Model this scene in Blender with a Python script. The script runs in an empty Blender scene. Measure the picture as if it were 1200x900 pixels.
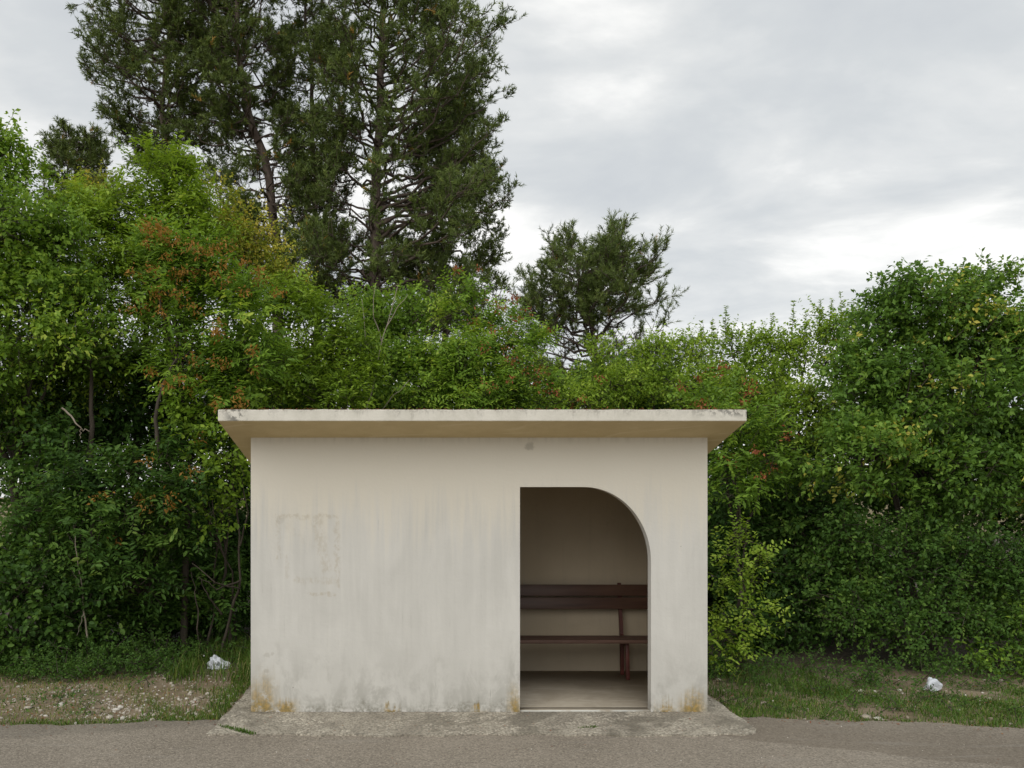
import bpy, math
import numpy as np

# ------------------------------------------------------------------ camera, world, sun, exposure
scene = bpy.context.scene
col = scene.collection
CAM_H, CAM_D, FPX, VX, HY = 1.85, 7.1, 980.0, 500.0, 581.0    # eye height, distance to the facade, focal length / vanishing point in photo pixels

cam = bpy.data.cameras.new('camera')
cam_o = bpy.data.objects.new('camera', cam)
col.objects.link(cam_o)
cam_o.location = (0, -CAM_D, CAM_H)
cam_o.rotation_euler = (math.radians(90), 0, 0)
cam.sensor_width = 36.0
cam.lens = FPX / 1200 * 36
cam.shift_x = (600 - VX) / 1200
cam.shift_y = (HY - 450) / 1200
cam.clip_start, cam.clip_end = 0.05, 3000
scene.camera = cam_o

SUN_EL, SUN_AZ = math.radians(42), math.radians(205)   # behind the camera, a little left
scene.view_settings.view_transform = 'Standard'
scene.view_settings.look = 'None'
scene.view_settings.gamma = 1
scene.view_settings.use_curve_mapping = False
scene.view_settings.exposure = 0.24
scene.cycles.use_denoising = True
scene.cycles.max_bounces = 8
scene.cycles.diffuse_bounces = 5
scene.cycles.transmission_bounces = 4
scene.cycles.caustics_reflective = False
scene.cycles.caustics_refractive = False


class NT:
    """small node-tree helper"""
    def __init__(s, tree):
        s.t = tree; s.n = tree.nodes; s.l = tree.links
    def new(s, typ, **kw):
        n = s.n.new(typ)
        for k, v in kw.items(): setattr(n, k, v)
        return n
    def set(s, sock, v):
        if isinstance(v, bpy.types.NodeSocket): s.l.new(v, sock)
        elif isinstance(v, tuple) and len(v) == 3 and sock.type == 'RGBA': sock.default_value = (*v, 1)
        else: sock.default_value = v
    def m(s, op, a, b=0.0, c=0.0, clamp=False):
        n = s.new('ShaderNodeMath', operation=op, use_clamp=clamp)
        for i, v in enumerate((a, b, c)): s.set(n.inputs[i], v)
        return n.outputs[0]
    def vm(s, op, a, b=(0, 0, 0)):
        n = s.new('ShaderNodeVectorMath', operation=op)
        s.set(n.inputs[0], a); s.set(n.inputs[1], b)
        return n.outputs[0]
    def mix(s, f, a, b, mode='MIX'):
        n = s.new('ShaderNodeMix', data_type='RGBA', blend_type=mode)
        s.set(n.inputs[0], f); s.set(n.inputs[6], a); s.set(n.inputs[7], b)
        return n.outputs[2]
    def noise(s, vec, scale, detail=4.0, rough=0.55, dist=0.0):
        n = s.new('ShaderNodeTexNoise')
        s.set(n.inputs['Vector'], vec); n.inputs['Scale'].default_value = scale
        n.inputs['Detail'].default_value = detail; n.inputs['Roughness'].default_value = rough
        n.inputs['Distortion'].default_value = dist
        return n.outputs[0]
    def voro(s, vec, scale, feature='F1', out='Distance'):
        n = s.new('ShaderNodeTexVoronoi', feature=feature)
        s.set(n.inputs['Vector'], vec); n.inputs['Scale'].default_value = scale
        return n.outputs[out]
    def ss(s, v, lo, hi, a=0.0, b=1.0):
        n = s.new('ShaderNodeMapRange', interpolation_type='SMOOTHSTEP')
        s.set(n.inputs[0], v)
        for i, x in enumerate((lo, hi, a, b)): s.set(n.inputs[i + 1], x)
        return n.outputs[0]
    def ramp(s, v, stops):
        n = s.new('ShaderNodeValToRGB'); e = n.color_ramp.elements
        while len(e) < len(stops): e.new(0.5)
        for q, (p, c) in zip(e, stops): q.position = p; q.color = (*c, 1)
        s.set(n.inputs[0], v)
        return n.outputs[0]
    def bump(s, h, strength, dist, normal=None):
        n = s.new('ShaderNodeBump')
        n.inputs['Strength'].default_value = strength; n.inputs['Distance'].default_value = dist
        s.set(n.inputs['Height'], h)
        if normal is not None: s.set(n.inputs['Normal'], normal)
        return n.outputs[0]
    def xyz(s, v):
        n = s.new('ShaderNodeSeparateXYZ'); s.set(n.inputs[0], v)
        return n.outputs
    def comb(s, x, y, z):
        n = s.new('ShaderNodeCombineXYZ')
        for i, v in enumerate((x, y, z)): s.set(n.inputs[i], v)
        return n.outputs[0]


world = bpy.data.worlds.new('World')
scene.world = world
world.use_nodes = True
w = NT(world.node_tree)
w.n.clear()
dirv = w.new('ShaderNodeTexCoord').outputs['Generated']
dx, dy, dz = w.xyz(dirv)
sky = w.new('ShaderNodeTexSky', sky_type='NISHITA', sun_disc=False, sun_elevation=SUN_EL, sun_rotation=SUN_AZ)
zz = w.m('ADD', w.m('MAXIMUM', dz, 0.0), 0.16)
pv = w.comb(w.m('DIVIDE', dx, zz), w.m('DIVIDE', w.m('MULTIPLY', dy, 1.25), zz), 3.7)
big = w.noise(pv, 0.55, 5.0, 0.55, 0.5)
fine = w.noise(w.vm('ADD', pv, (7.3, 1.9, 4.0)), 1.9, 7.0, 0.55, 0.25)
cl = w.m('ADD', w.m('MULTIPLY', big, 0.55), w.m('MULTIPLY', fine, 0.45))
hor = w.ss(dz, 0.46, 0.12)                       # overcast thins to a white band above the horizon
cl = w.m('ADD', w.m('MULTIPLY', w.m('SUBTRACT', cl, .5), 2.05), .5)
cl2 = w.m('ADD', cl, w.m('MULTIPLY', hor, 0.11))
cloud = w.ramp(cl2, [(0.30, (0.525, 0.55, 0.575)), (0.47, (0.60, 0.622, 0.632)), (0.58, (0.70, 0.712, 0.708)), (0.73, (0.97, 0.96, 0.93))])
skyc = w.new('ShaderNodeVectorMath', operation='SCALE')
w.l.new(sky.outputs[0], skyc.inputs[0]); skyc.inputs[3].default_value = 0.10
colr = w.mix(0.93, skyc.outputs[0], cloud)
bg = w.new('ShaderNodeBackground')
w.l.new(colr, bg.inputs[0]); bg.inputs[1].default_value = 1.0
w.l.new(bg.outputs[0], w.new('ShaderNodeOutputWorld').inputs[0])

sun_d = bpy.data.lights.new('sun', 'SUN')
sun_d.energy = 1.4; sun_d.angle = math.radians(60); sun_d.color = (1.0, 0.96, 0.90)
sun_o = bpy.data.objects.new('sun', sun_d)
col.objects.link(sun_o)
sun_o.rotation_euler = (math.radians(90) - SUN_EL, 0, math.radians(-28))
sun_o.location = (-6, -14, 20)

# ------------------------------------------------------------------ helpers
RNG = np.random.default_rng(11)

def at(px, py, D):
    return np.array([(px - VX) / FPX * D, D - CAM_D, CAM_H - (py - HY) / FPX * D])

def ground(px, py):
    D = CAM_H * FPX / (py - HY)
    return np.array([(px - VX) / FPX * D, D - CAM_D, 0.0])

def tag(o, label=None, cat=None, group=None, kind=None):
    if label: o['label'] = label
    if cat: o['category'] = cat
    if group: o['group'] = group
    if kind: o['kind'] = kind
    return o

def empty(name, loc=(0, 0, 0)):
    o = bpy.data.objects.new(name, None); col.objects.link(o); o.location = [float(q) for q in loc]
    o.empty_display_size = 0.2
    return o

class MB:
    """collects vertices and faces, then links ONE mesh object"""
    def __init__(s): s.v = []; s.f = []; s.t = []; s.nv = 0; s.mi = []
    def add(s, v, f, tint=None, mi=0):
        v = np.asarray(v, dtype=np.float32).reshape(-1, 3); f = np.asarray(f, dtype=np.int32)
        s.v.append(v); s.f.append(f + s.nv); s.nv += len(v)
        s.t.append(np.zeros(len(v), np.float32) if tint is None else np.broadcast_to(np.asarray(tint, np.float32), (len(v),)))
        s.mi.append(np.full(len(f), mi, np.int32))
    def build(s, name, mats, parent=None, smooth=False, origin=(0, 0, 0)):
        me = bpy.data.meshes.new(name)
        v = np.concatenate(s.v) - np.asarray(origin, np.float32)
        me.vertices.add(len(v)); me.vertices.foreach_set('co', v.astype(np.float32).ravel())
        loops = np.concatenate([f.ravel() for f in s.f]).astype(np.int32)
        tot = np.concatenate([np.full(len(f), f.shape[1], np.int32) for f in s.f])
        start = np.concatenate([[0], np.cumsum(tot)[:-1]]).astype(np.int32)
        me.loops.add(len(loops)); me.loops.foreach_set('vertex_index', loops)
        me.polygons.add(len(tot)); me.polygons.foreach_set('loop_start', start); me.polygons.foreach_set('loop_total', tot)
        me.polygons.foreach_set('material_index', np.concatenate(s.mi))
        if smooth: me.polygons.foreach_set('use_smooth', np.ones(len(tot), bool))
        a = me.attributes.new('tint', 'FLOAT', 'POINT'); a.data.foreach_set('value', np.concatenate(s.t).astype(np.float32))
        for m in (mats if isinstance(mats, (list, tuple)) else [mats]): me.materials.append(m)
        me.update(calc_edges=True)
        o = bpy.data.objects.new(name, me); col.objects.link(o)
        o.location = [float(q) for q in origin] if parent is None else (0, 0, 0)
        if parent is not None: o.parent = parent
        return o

def unit(a):
    return a / np.maximum(np.linalg.norm(a, axis=-1, keepdims=True), 1e-6)

def tube(mb, P, R, sides=7, tint=0.5):
    P = np.asarray(P, float); R = np.asarray(R, float); n = len(P)
    T = unit(np.gradient(P, axis=0))
    ref = np.array([0.31, 0.17, 0.93]) if abs(T[0][2]) < 0.8 else np.array([0.9, 0.4, 0.1])
    A = unit(np.cross(T, ref)); B = np.cross(T, A)
    th = np.arange(sides) / sides * 2 * np.pi
    V = P[:, None] + R[:, None, None] * (A[:, None] * np.cos(th)[None, :, None] + B[:, None] * np.sin(th)[None, :, None])
    i, j = np.meshgrid(np.arange(n - 1), np.arange(sides), indexing='ij'); j2 = (j + 1) % sides
    F = np.stack([i * sides + j, i * sides + j2, (i + 1) * sides + j2, (i + 1) * sides + j], -1).reshape(-1, 4)
    mb.add(V.reshape(-1, 3), F, tint)

def bez(a, b, bend, n=7, wob=0.0, rng=RNG):
    a, b, bend = (np.asarray(q, float) for q in (a, b, bend))
    t = np.linspace(0, 1, n)[:, None]
    P = (1 - t) ** 2 * a + 2 * t * (1 - t) * bend + t * t * b
    if wob: P[1:-1] += rng.normal(0, wob, (n - 2, 3))
    return P

def sticks(mb, A, B, ra, rb, tint=0.5):
    """many thin 3-sided twigs at once"""
    A = np.asarray(A, float); B = np.asarray(B, float); n = len(A)
    T = unit(B - A); U = unit(np.cross(T, np.array([0.37, 0.71, 0.6]))); W = np.cross(T, U)
    V = np.empty((n, 6, 3))
    for k in range(3):
        o = U * math.cos(k * 2.0944) + W * math.sin(k * 2.0944)
        V[:, k] = A + o * np.reshape(ra, (-1, 1)); V[:, 3 + k] = B + o * np.reshape(rb, (-1, 1))
    f = np.array([[0, 1, 4, 3], [1, 2, 5, 4], [2, 0, 3, 5]])
    mb.add(V.reshape(-1, 3), (np.arange(n)[:, None, None] * 6 + f[None]).reshape(-1, 4), tint)

def leaves(mb, P, D, N, L, W, tint, simple=False, fold=0.18, droop=0.12):
    """folded leaf blades: P base, D axis, N face normal"""
    n = len(P)
    D = unit(D); S = unit(np.cross(D, N)); N = np.cross(S, D)
    L = np.broadcast_to(L, (n,))[:, None]; W = np.broadcast_to(W, (n,))[:, None]
    if simple:
        V = np.stack([P, P + D * L * .45 + S * W * .5 + N * W * fold, P + D * L - N * L * droop, P + D * L * .45 - S * W * .5 + N * W * fold], 1)
        F = np.array([[0, 1, 2], [0, 2, 3]]); k = 4
    else:
        V = np.stack([P, P + D * L * .28 + S * W * .42 + N * W * fold, P + D * L * .66 + S * W * .45 + N * (W * fold - L * droop * .4),
                      P + D * L - N * L * droop,
                      P + D * L * .66 - S * W * .45 + N * (W * fold - L * droop * .4), P + D * L * .28 - S * W * .42 + N * W * fold], 1)
        F = np.array([[0, 1, 2, 3], [0, 3, 4, 5]]); k = 6
    mb.add(V.reshape(-1, 3), (np.arange(n)[:, None, None] * k + F[None]).reshape(-1, F.shape[1]), np.repeat(tint, k))

def box_mb(mb, x0, x1, y0, y1, z0, z1, tint=0.5, mi=0):
    v = [(x, y, z) for z in (z0, z1) for y in (y0, y1) for x in (x0, x1)]
    mb.add(v, [[0, 2, 3, 1], [4, 5, 7, 6], [0, 1, 5, 4], [1, 3, 7, 5], [3, 2, 6, 7], [2, 0, 4, 6]], tint, mi)

def bevel(o, wd=0.008, seg=2):
    m = o.modifiers.new('bevel', 'BEVEL'); m.width = wd; m.segments = seg; m.limit_method = 'ANGLE'; m.angle_limit = math.radians(40)
    return o

# ------------------------------------------------------------------ materials
def mat(name):
    m = bpy.data.materials.new(name); m.use_nodes = True
    t = NT(m.node_tree); t.n.clear()
    b = t.new('ShaderNodeBsdfPrincipled'); out = t.new('ShaderNodeOutputMaterial')
    t.l.new(b.outputs[0], out.inputs[0])
    return m, t, b, out

def leaf_mat(name, stops, trans=0.38, rough=0.55, spec=0.22):
    m, t, b, out = mat(name)
    a = t.new('ShaderNodeAttribute', attribute_name='tint').outputs['Fac']
    c = t.ramp(a, stops)
    t.set(b.inputs['Base Color'], c); b.inputs['Roughness'].default_value = rough
    b.inputs['Specular IOR Level'].default_value = spec
    tr = t.new('ShaderNodeBsdfTranslucent'); t.set(tr.inputs[0], t.mix(0.5, c, t.mix(1.0, c, (1.5, 1.35, 0.5), 'MULTIPLY')))
    mx = t.new('ShaderNodeMixShader'); mx.inputs[0].default_value = trans
    t.l.new(b.outputs[0], mx.inputs[1]); t.l.new(tr.outputs[0], mx.inputs[2]); t.l.new(mx.outputs[0], out.inputs[0])
    return m

def bark_mat(name, c0, c1, scale=9.0):
    m, t, b, out = mat(name)
    p = t.new('ShaderNodeTexCoord').outputs['Object']
    v = t.vm('MULTIPLY', p, (1, 1, 0.25))
    n = t.noise(v, scale, 5, 0.65, 0.6)
    t.set(b.inputs['Base Color'], t.ramp(n, [(0.3, c0), (0.7, c1)]))
    b.inputs['Roughness'].default_value = 0.9
    t.set(b.inputs['Normal'], t.bump(n, 0.8, 0.03))
    return m

M = {}
M['green'] = leaf_mat('leaf_mid_green', [(0, (0.075, 0.141, 0.020)), (.5, (0.174, 0.306, 0.035)), (.85, (0.300, 0.444, 0.055)), (1, (0.489, 0.597, 0.104))])
M['dark'] = leaf_mat('leaf_shaded_green', [(0, (0.037, 0.085, 0.020)), (.5, (0.083, 0.171, 0.030)), (.9, (0.151, 0.260, 0.044)), (1, (0.238, 0.341, 0.068))])  # low growth kept darker than the sunlit crowns: shade put into the leaf colour
M['bright'] = leaf_mat('leaf_bright_green', [(0, (0.111, 0.190, 0.020)), (.5, (0.229, 0.360, 0.034)), (1, (0.440, 0.569, 0.084))])
M['yellowish'] = leaf_mat('leaf_yellow_green', [(0, (0.109, 0.159, 0.018)), (.55, (0.227, 0.286, 0.030)), (.80, (0.345, 0.353, 0.045)), (.86, (0.600, 0.470, 0.075)), (1, (0.600, 0.570, 0.105))])
M['oak'] = leaf_mat('leaf_oak_green', [(0, (0.058, 0.120, 0.023)), (.5, (0.132, 0.251, 0.038)), (.89, (0.262, 0.402, 0.065)), (.915, (0.600, 0.515, 0.095)), (1, (0.600, 0.600, 0.133))])
M['red'] = leaf_mat('seed_red_brown', [(0, (0.144, 0.042, 0.019)), (.5, (0.264, 0.078, 0.031)), (1, (0.384, 0.168, 0.054))], trans=0.2)
M['orange'] = leaf_mat('leaf_rust', [(0, (0.175, 0.106, 0.020)), (.5, (0.312, 0.156, 0.030)), (1, (0.413, 0.237, 0.050))], trans=0.3)
M['needle'] = leaf_mat('pine_needle', [(0, (0.062, 0.095, 0.027)), (.5, (0.135, 0.190, 0.045)), (.9, (0.229, 0.288, 0.066)), (.95, (0.401, 0.250, 0.055)), (1, (0.474, 0.291, 0.065))], trans=0.12, rough=0.55)
M['grass'] = leaf_mat('grass_blade', [(0, (0.046, 0.099, 0.014)), (.5, (0.085, 0.164, 0.023)), (.8, (0.150, 0.220, 0.033)), (.9, (0.251, 0.230, 0.084)), (1, (0.332, 0.296, 0.130))], trans=0.25)
M['bark'] = bark_mat('bark_grey_brown', (.032, .024, .017), (.095, .075, .056))
M['pinebark'] = bark_mat('pine_bark', (.055, .038, .028), (.17, .13, .105), 5.0)
M['pale_twig'] = bark_mat('dry_pale_twig', (.20, .165, .12), (.36, .31, .25), 14)
M['flower'] = leaf_mat('white_petal', [(0, (.75, .75, .72)), (1, (.8, .8, .78))], trans=0.2)

def wall_material(kind):
    m, t, b, out = mat('plaster_' + kind)
    p = t.new('ShaderNodeTexCoord').outputs['Object']
    x, y, z = t.xyz(p)
    broad = t.noise(p, 1.3, 4, 0.55)
    fine = t.noise(p, 38, 5, 0.6)
    streak = t.noise(t.comb(t.m('MULTIPLY', x, 16), y, t.m('MULTIPLY', z, 0.9)), 1.0, 5, 0.62, 0.3)
    streak2 = t.noise(t.comb(t.m('MULTIPLY', x, 42), y, t.m('MULTIPLY', z, 2.2)), 1.0, 4, 0.6)
    c = t.mix(broad, (.648, .607, .515), (.683, .647, .565))
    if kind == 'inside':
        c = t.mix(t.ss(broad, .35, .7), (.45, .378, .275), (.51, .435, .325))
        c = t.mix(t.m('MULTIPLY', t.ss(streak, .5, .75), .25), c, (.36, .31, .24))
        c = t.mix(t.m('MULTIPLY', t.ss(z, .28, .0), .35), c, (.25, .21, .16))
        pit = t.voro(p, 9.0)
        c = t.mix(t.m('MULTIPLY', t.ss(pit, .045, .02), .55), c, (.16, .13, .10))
    else:
        low = t.ss(t.m('ADD', z, t.m('MULTIPLY', t.m('SUBTRACT', streak, .5), 1.1)), 1.95, 1.35)
        patch = t.noise(t.comb(t.m('MULTIPLY', x, 2.2), y, t.m('MULTIPLY', z, .9)), 1.0, 5, .6, .6)
        grey = t.mix(t.m('ADD', t.m('MULTIPLY', t.ss(streak, .35, .68), .35), t.m('MULTIPLY', t.ss(patch, .35, .65), .65)), (.535, .526, .492), (.632, .620, .582))
        c = t.mix(t.m('MULTIPLY', low, .9), c, grey)
        c = t.mix(t.m('MULTIPLY', t.m('MULTIPLY', t.ss(streak2, .56, .76), low), .16), c, (.40, .385, .34))
        # rising damp: grey streaky band along the foot of the wall
        foot = t.ss(t.m('ADD', z, t.m('MULTIPLY', t.m('ADD', t.m('SUBTRACT', streak, .5), t.m('SUBTRACT', patch, .5)), -.7)), .70, .0)
        c = t.mix(t.m('MULTIPLY', foot, t.m('ADD', .10, t.m('MULTIPLY', t.ss(t.noise(t.comb(t.m('MULTIPLY', x, 5), y, t.m('MULTIPLY', z, 3)), 1.0, 6, .7, .4), .42, .62), .48))), c, (.31, .30, .265))
        foot2 = t.ss(t.m('ADD', z, t.m('ADD', t.m('MULTIPLY', t.m('SUBTRACT', streak2, .5), -.12), t.m('MULTIPLY', t.m('SUBTRACT', t.noise(p, 5, 4, .65), .5), -.32))), .13, .0)
        c = t.mix(t.m('MULTIPLY', t.m('MULTIPLY', foot2, t.ss(fine, .34, .60)), .62), c, (.19, .18, .14))
        # ochre lichen at the corners
        lich = None
        for cx, hw, hz in ((-1.40, .19, .50), (-1.20, .15, .20), (0.745, .085, .40), (2.03, .14, .16), (2.25, .17, .32), (-.30, .1, .06), (.45, .1, .07)):
            gx = t.ss(t.m('ABSOLUTE', t.m('SUBTRACT', x, cx)), hw, hw * .15)
            gz = t.ss(t.m('ADD', z, t.m('MULTIPLY', t.m('ADD', t.m('SUBTRACT', streak2, .5), t.m('SUBTRACT', t.noise(p, 8, 4, .65), .5)), -.30)), hz * .85, hz * .05)
            q = t.m('MULTIPLY', gx, gz)
            lich = q if lich is None else t.m('MAXIMUM', lich, q)
        lich = t.m('MULTIPLY', lich, t.ss(t.noise(p, 15, 4, .6), .28, .52))
        c = t.mix(t.m('MULTIPLY', lich, .88), c, t.mix(t.ss(fine, .35, .6), (.40, .25, .045), (.24, .175, .055)))
        chips = t.m('MULTIPLY', t.ss(z, .06, .02), t.ss(t.noise(p, 14, 3, .5), .56, .62))
        c = t.mix(chips, c, (.58, .56, .52))
        # torn-off poster: glue smears left where its edges and creases were
        grain = t.noise(t.comb(t.m('MULTIPLY', x, 26), y, t.m('MULTIPLY', z, 15)), 1.0, 5, .75, .4)
        jx = t.m('ADD', x, t.m('MULTIPLY', t.m('SUBTRACT', t.noise(p, 13, 3, .6), .5), .09))
        jz = t.m('ADD', z, t.m('MULTIPLY', t.m('SUBTRACT', t.noise(t.vm('ADD', p, (3, 1, 2)), 13, 3, .6), .5), .09))
        glue = None
        for ax, az, bx, bz, wd, k in ((-1.26, 1.67, -1.25, 1.33, .022, .8), (-1.27, 1.672, -.80, 1.675, .030, .9), (-.765, 1.66, -.755, 1.10, .032, .9), (-.93, 1.62, -.85, 1.24, .075, .8),
                                      (-1.10, 1.13, -.78, 1.13, .040, .8), (-1.0, 1.02, -.78, 1.012, .022, 1.0), (-1.20, 1.60, -.95, 1.40, .045, .25), (-1.19, 1.33, -1.18, 1.16, .02, .5)):
            vx, vz = bx - ax, bz - az; l2 = vx * vx + vz * vz
            h = t.m('DIVIDE', t.m('ADD', t.m('MULTIPLY', t.m('SUBTRACT', jx, ax), vx), t.m('MULTIPLY', t.m('SUBTRACT', jz, az), vz)), l2, clamp=True)
            ddx = t.m('SUBTRACT', t.m('SUBTRACT', jx, ax), t.m('MULTIPLY', h, vx)); ddz = t.m('SUBTRACT', t.m('SUBTRACT', jz, az), t.m('MULTIPLY', h, vz))
            dist = t.m('SQRT', t.m('ADD', t.m('MULTIPLY', ddx, ddx), t.m('MULTIPLY', ddz, ddz)))
            q = t.m('MULTIPLY', t.ss(dist, wd, wd * .25), k)
            glue = q if glue is None else t.m('MAXIMUM', glue, q)
        c = t.mix(t.m('MULTIPLY', t.m('MULTIPLY', glue, t.ss(grain, .40, .60)), .46), c, (.42, .36, .255))
        # bare cement spot and flaked spots
        for cx, cz, r, s in ((.872, 2.268, .050, 1.0), (-1.355, .50, .036, .55), (-1.31, .51, .018, .5), (-1.36, .36, .03, .5), (-1.35, .29, .02, .45), (-1.245, 1.64, .045, .35)):
            dd = t.new('ShaderNodeVectorMath', operation='LENGTH')
            t.l.new(t.comb(t.m('SUBTRACT', x, cx), 0.0, t.m('MULTIPLY', t.m('SUBTRACT', z, cz), 1.25)), dd.inputs[0])
            q = t.ss(t.m('ADD', dd.outputs['Value'], t.m('MULTIPLY', t.m('SUBTRACT', t.noise(p, 34, 3, .6), .5), .06)), r, r * .55)
            c = t.mix(t.m('MULTIPLY', q, .6 * s), c, (.36, .335, .28))
        # thin dark run-downs and specks
        run = t.m('MULTIPLY', t.ss(streak2, .665, .73), t.m('MULTIPLY', low, t.ss(t.noise(p, 2.6, 2, .5), .47, .6)))
        c = t.mix(t.m('MULTIPLY', run, .5), c, (.24, .23, .20))
        c = t.mix(t.m('MULTIPLY', t.ss(t.voro(p, 4.3), .030, .014), .8), c, (.12, .10, .07))
        # streaky darker tone at the top of the wall, just below the soffit
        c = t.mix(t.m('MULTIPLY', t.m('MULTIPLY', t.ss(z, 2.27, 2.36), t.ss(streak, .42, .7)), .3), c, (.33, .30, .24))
    t.set(b.inputs['Base Color'], c)
    b.inputs['Roughness'].default_value = 0.85; b.inputs['Specular IOR Level'].default_value = 0.25
    trow = t.noise(t.comb(t.m('MULTIPLY', x, .7), y, t.m('MULTIPLY', z, 1.3)), 4.5, 3, .5)
    h = t.m('ADD', t.m('MULTIPLY', fine, .35), t.m('MULTIPLY', trow, 1.0))
    t.set(b.inputs['Normal'], t.bump(h, .35, .012))
    return m
M['wall'] = wall_material('outside')
M['inside'] = wall_material('inside')

def roof_material(kind):
    m, t, b, out = mat('concrete_' + kind)
    p = t.new('ShaderNodeTexCoord').outputs['Object']
    x, y, z = t.xyz(p)
    n = t.noise(p, 5, 5, .6); f = t.noise(p, 60, 4, .6)
    if kind == 'fascia':
        c = t.mix(t.ss(n, .35, .65), (.60, .575, .50), (.69, .66, .585))
        st = t.noise(t.comb(t.m('MULTIPLY', x, 13), y, t.m('MULTIPLY', z, 2.5)), 1.0, 5, .65, .3)
        top = t.ss(t.m('ADD', z, t.m('MULTIPLY', t.m('SUBTRACT', st, .5), .35)), 2.49, 2.565)
        c = t.mix(t.m('MULTIPLY', t.m('MULTIPLY', top, t.ss(f, .35, .6)), .36), c, (.20, .19, .165))
        blk = t.m('MULTIPLY', t.ss(t.m('ABSOLUTE', t.m('ADD', x, 1.52)), .13, .02), t.ss(t.noise(p, 22, 4, .6), .44, .58))
        blk = t.m('MAXIMUM', blk, t.m('MULTIPLY', t.m('MULTIPLY', t.ss(x, 1.9, 2.5), t.ss(z, 2.46, 2.52)), t.ss(t.noise(p, 22, 4, .6), .46, .58)))
        c = t.mix(t.m('MULTIPLY', blk, .75), c, (.085, .083, .075))
        c = t.mix(t.m('MULTIPLY', t.ss(st, .60, .74), .35), c, (.36, .33, .27))
        c = t.mix(t.m('MULTIPLY', t.m('MULTIPLY', t.ss(z, 2.555, 2.575), t.ss(t.noise(p, 45, 2, .5), .5, .6)), .6), c, (.25, .07, .03))
    else:
        c = t.mix(t.ss(n, .3, .7), (.60, .478, .265), (.66, .535, .31))
        sc = t.noise(t.comb(t.m('ADD', t.m('MULTIPLY', x, 1.6), t.m('MULTIPLY', y, 3)), t.m('MULTIPLY', y, 2.5), 5.0), 1.5, 3, .5, .8)
        c = t.mix(t.m('MULTIPLY', t.ss(sc, .60, .67), .55), c, (.74, .62, .40))
        c = t.mix(t.m('MULTIPLY', t.ss(f, .55, .75), .2), c, (.36, .26, .13))
        c = t.mix(t.m('MULTIPLY', t.ss(t.voro(p, 5.0), .035, .015), .7), c, (.10, .08, .06))
    t.set(b.inputs['Base Color'], c); b.inputs['Roughness'].default_value = .88
    t.set(b.inputs['Normal'], t.bump(t.m('ADD', f, n), .3, .008))
    return m
M['fascia'] = roof_material('fascia')
M['soffit'] = roof_material('soffit')

def concrete_ground(name, c0, c1, rough_bump, agg):
    m, t, b, out = mat(name)
    p = t.new('ShaderNodeTexCoord').outputs['Object']
    x, y, z = t.xyz(p)
    n = t.noise(p, 3.2, 5, .6); f = t.noise(p, 55, 4, .65)
    c = t.mix(t.ss(n, .32, .68), c0, c1)
    v = t.voro(p, agg, out='Color'); vr = t.xyz(v)[0]
    vd = t.voro(p, agg)
    worn = t.ss(t.noise(p, 2.1, 4, .6), .42, .58)
    c = t.mix(t.m('MULTIPLY', t.m('MULTIPLY', t.ss(vr, .45, .95), worn), .85), c, (.66, .60, .49))
    c = t.mix(t.m('MULTIPLY', t.ss(vd, .42, .75), .5), c, (.075, .068, .055))
    c = t.mix(t.m('MULTIPLY', t.ss(t.noise(p, 1.7, 5, .65), .50, .62), .62), c, (.13, .115, .085))
    t.set(b.inputs['Base Color'], c); b.inputs['Roughness'].default_value = .92
    t.set(b.inputs['Normal'], t.bump(t.m('SUBTRACT', f, t.m('MULTIPLY', vd, .8)), rough_bump, .012))
    return m
M['apron'] = concrete_ground('rough_concrete', (.29, .258, .205), (.46, .415, .335), .8, 55)

def floor_material():
    m, t, b, out = mat('worn_screed')
    p = t.new('ShaderNodeTexCoord').outputs['Object']
    x, y, z = t.xyz(p)
    n = t.noise(p, 2.6, 5, .6, .5); s = t.noise(t.vm('MULTIPLY', p, (2, 9, 1)), 2.0, 5, .65, .9); f = t.noise(p, 70, 3, .6)
    c = t.mix(t.ss(n, .3, .7), (.31, .268, .205), (.41, .36, .285))
    c = t.mix(t.m('MULTIPLY', t.ss(s, .52, .66), .35), c, (.55, .51, .43))
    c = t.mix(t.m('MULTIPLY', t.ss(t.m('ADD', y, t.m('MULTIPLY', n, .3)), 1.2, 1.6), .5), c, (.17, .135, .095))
    edge = t.m('MULTIPLY', t.ss(y, .045, .025), t.ss(t.noise(t.vm('MULTIPLY', p, (1, 8, 1)), 5, 3, .6), .35, .5))
    c = t.mix(t.m('MULTIPLY', edge, .7), c, (.62, .64, .60))
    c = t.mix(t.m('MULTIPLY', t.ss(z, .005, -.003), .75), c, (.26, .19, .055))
    t.set(b.inputs['Base Color'], c); b.inputs['Roughness'].default_value = .7
    t.set(b.inputs['Normal'], t.bump(t.m('ADD', f, n), .25, .006))
    return m
M['floor'] = floor_material()

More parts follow.
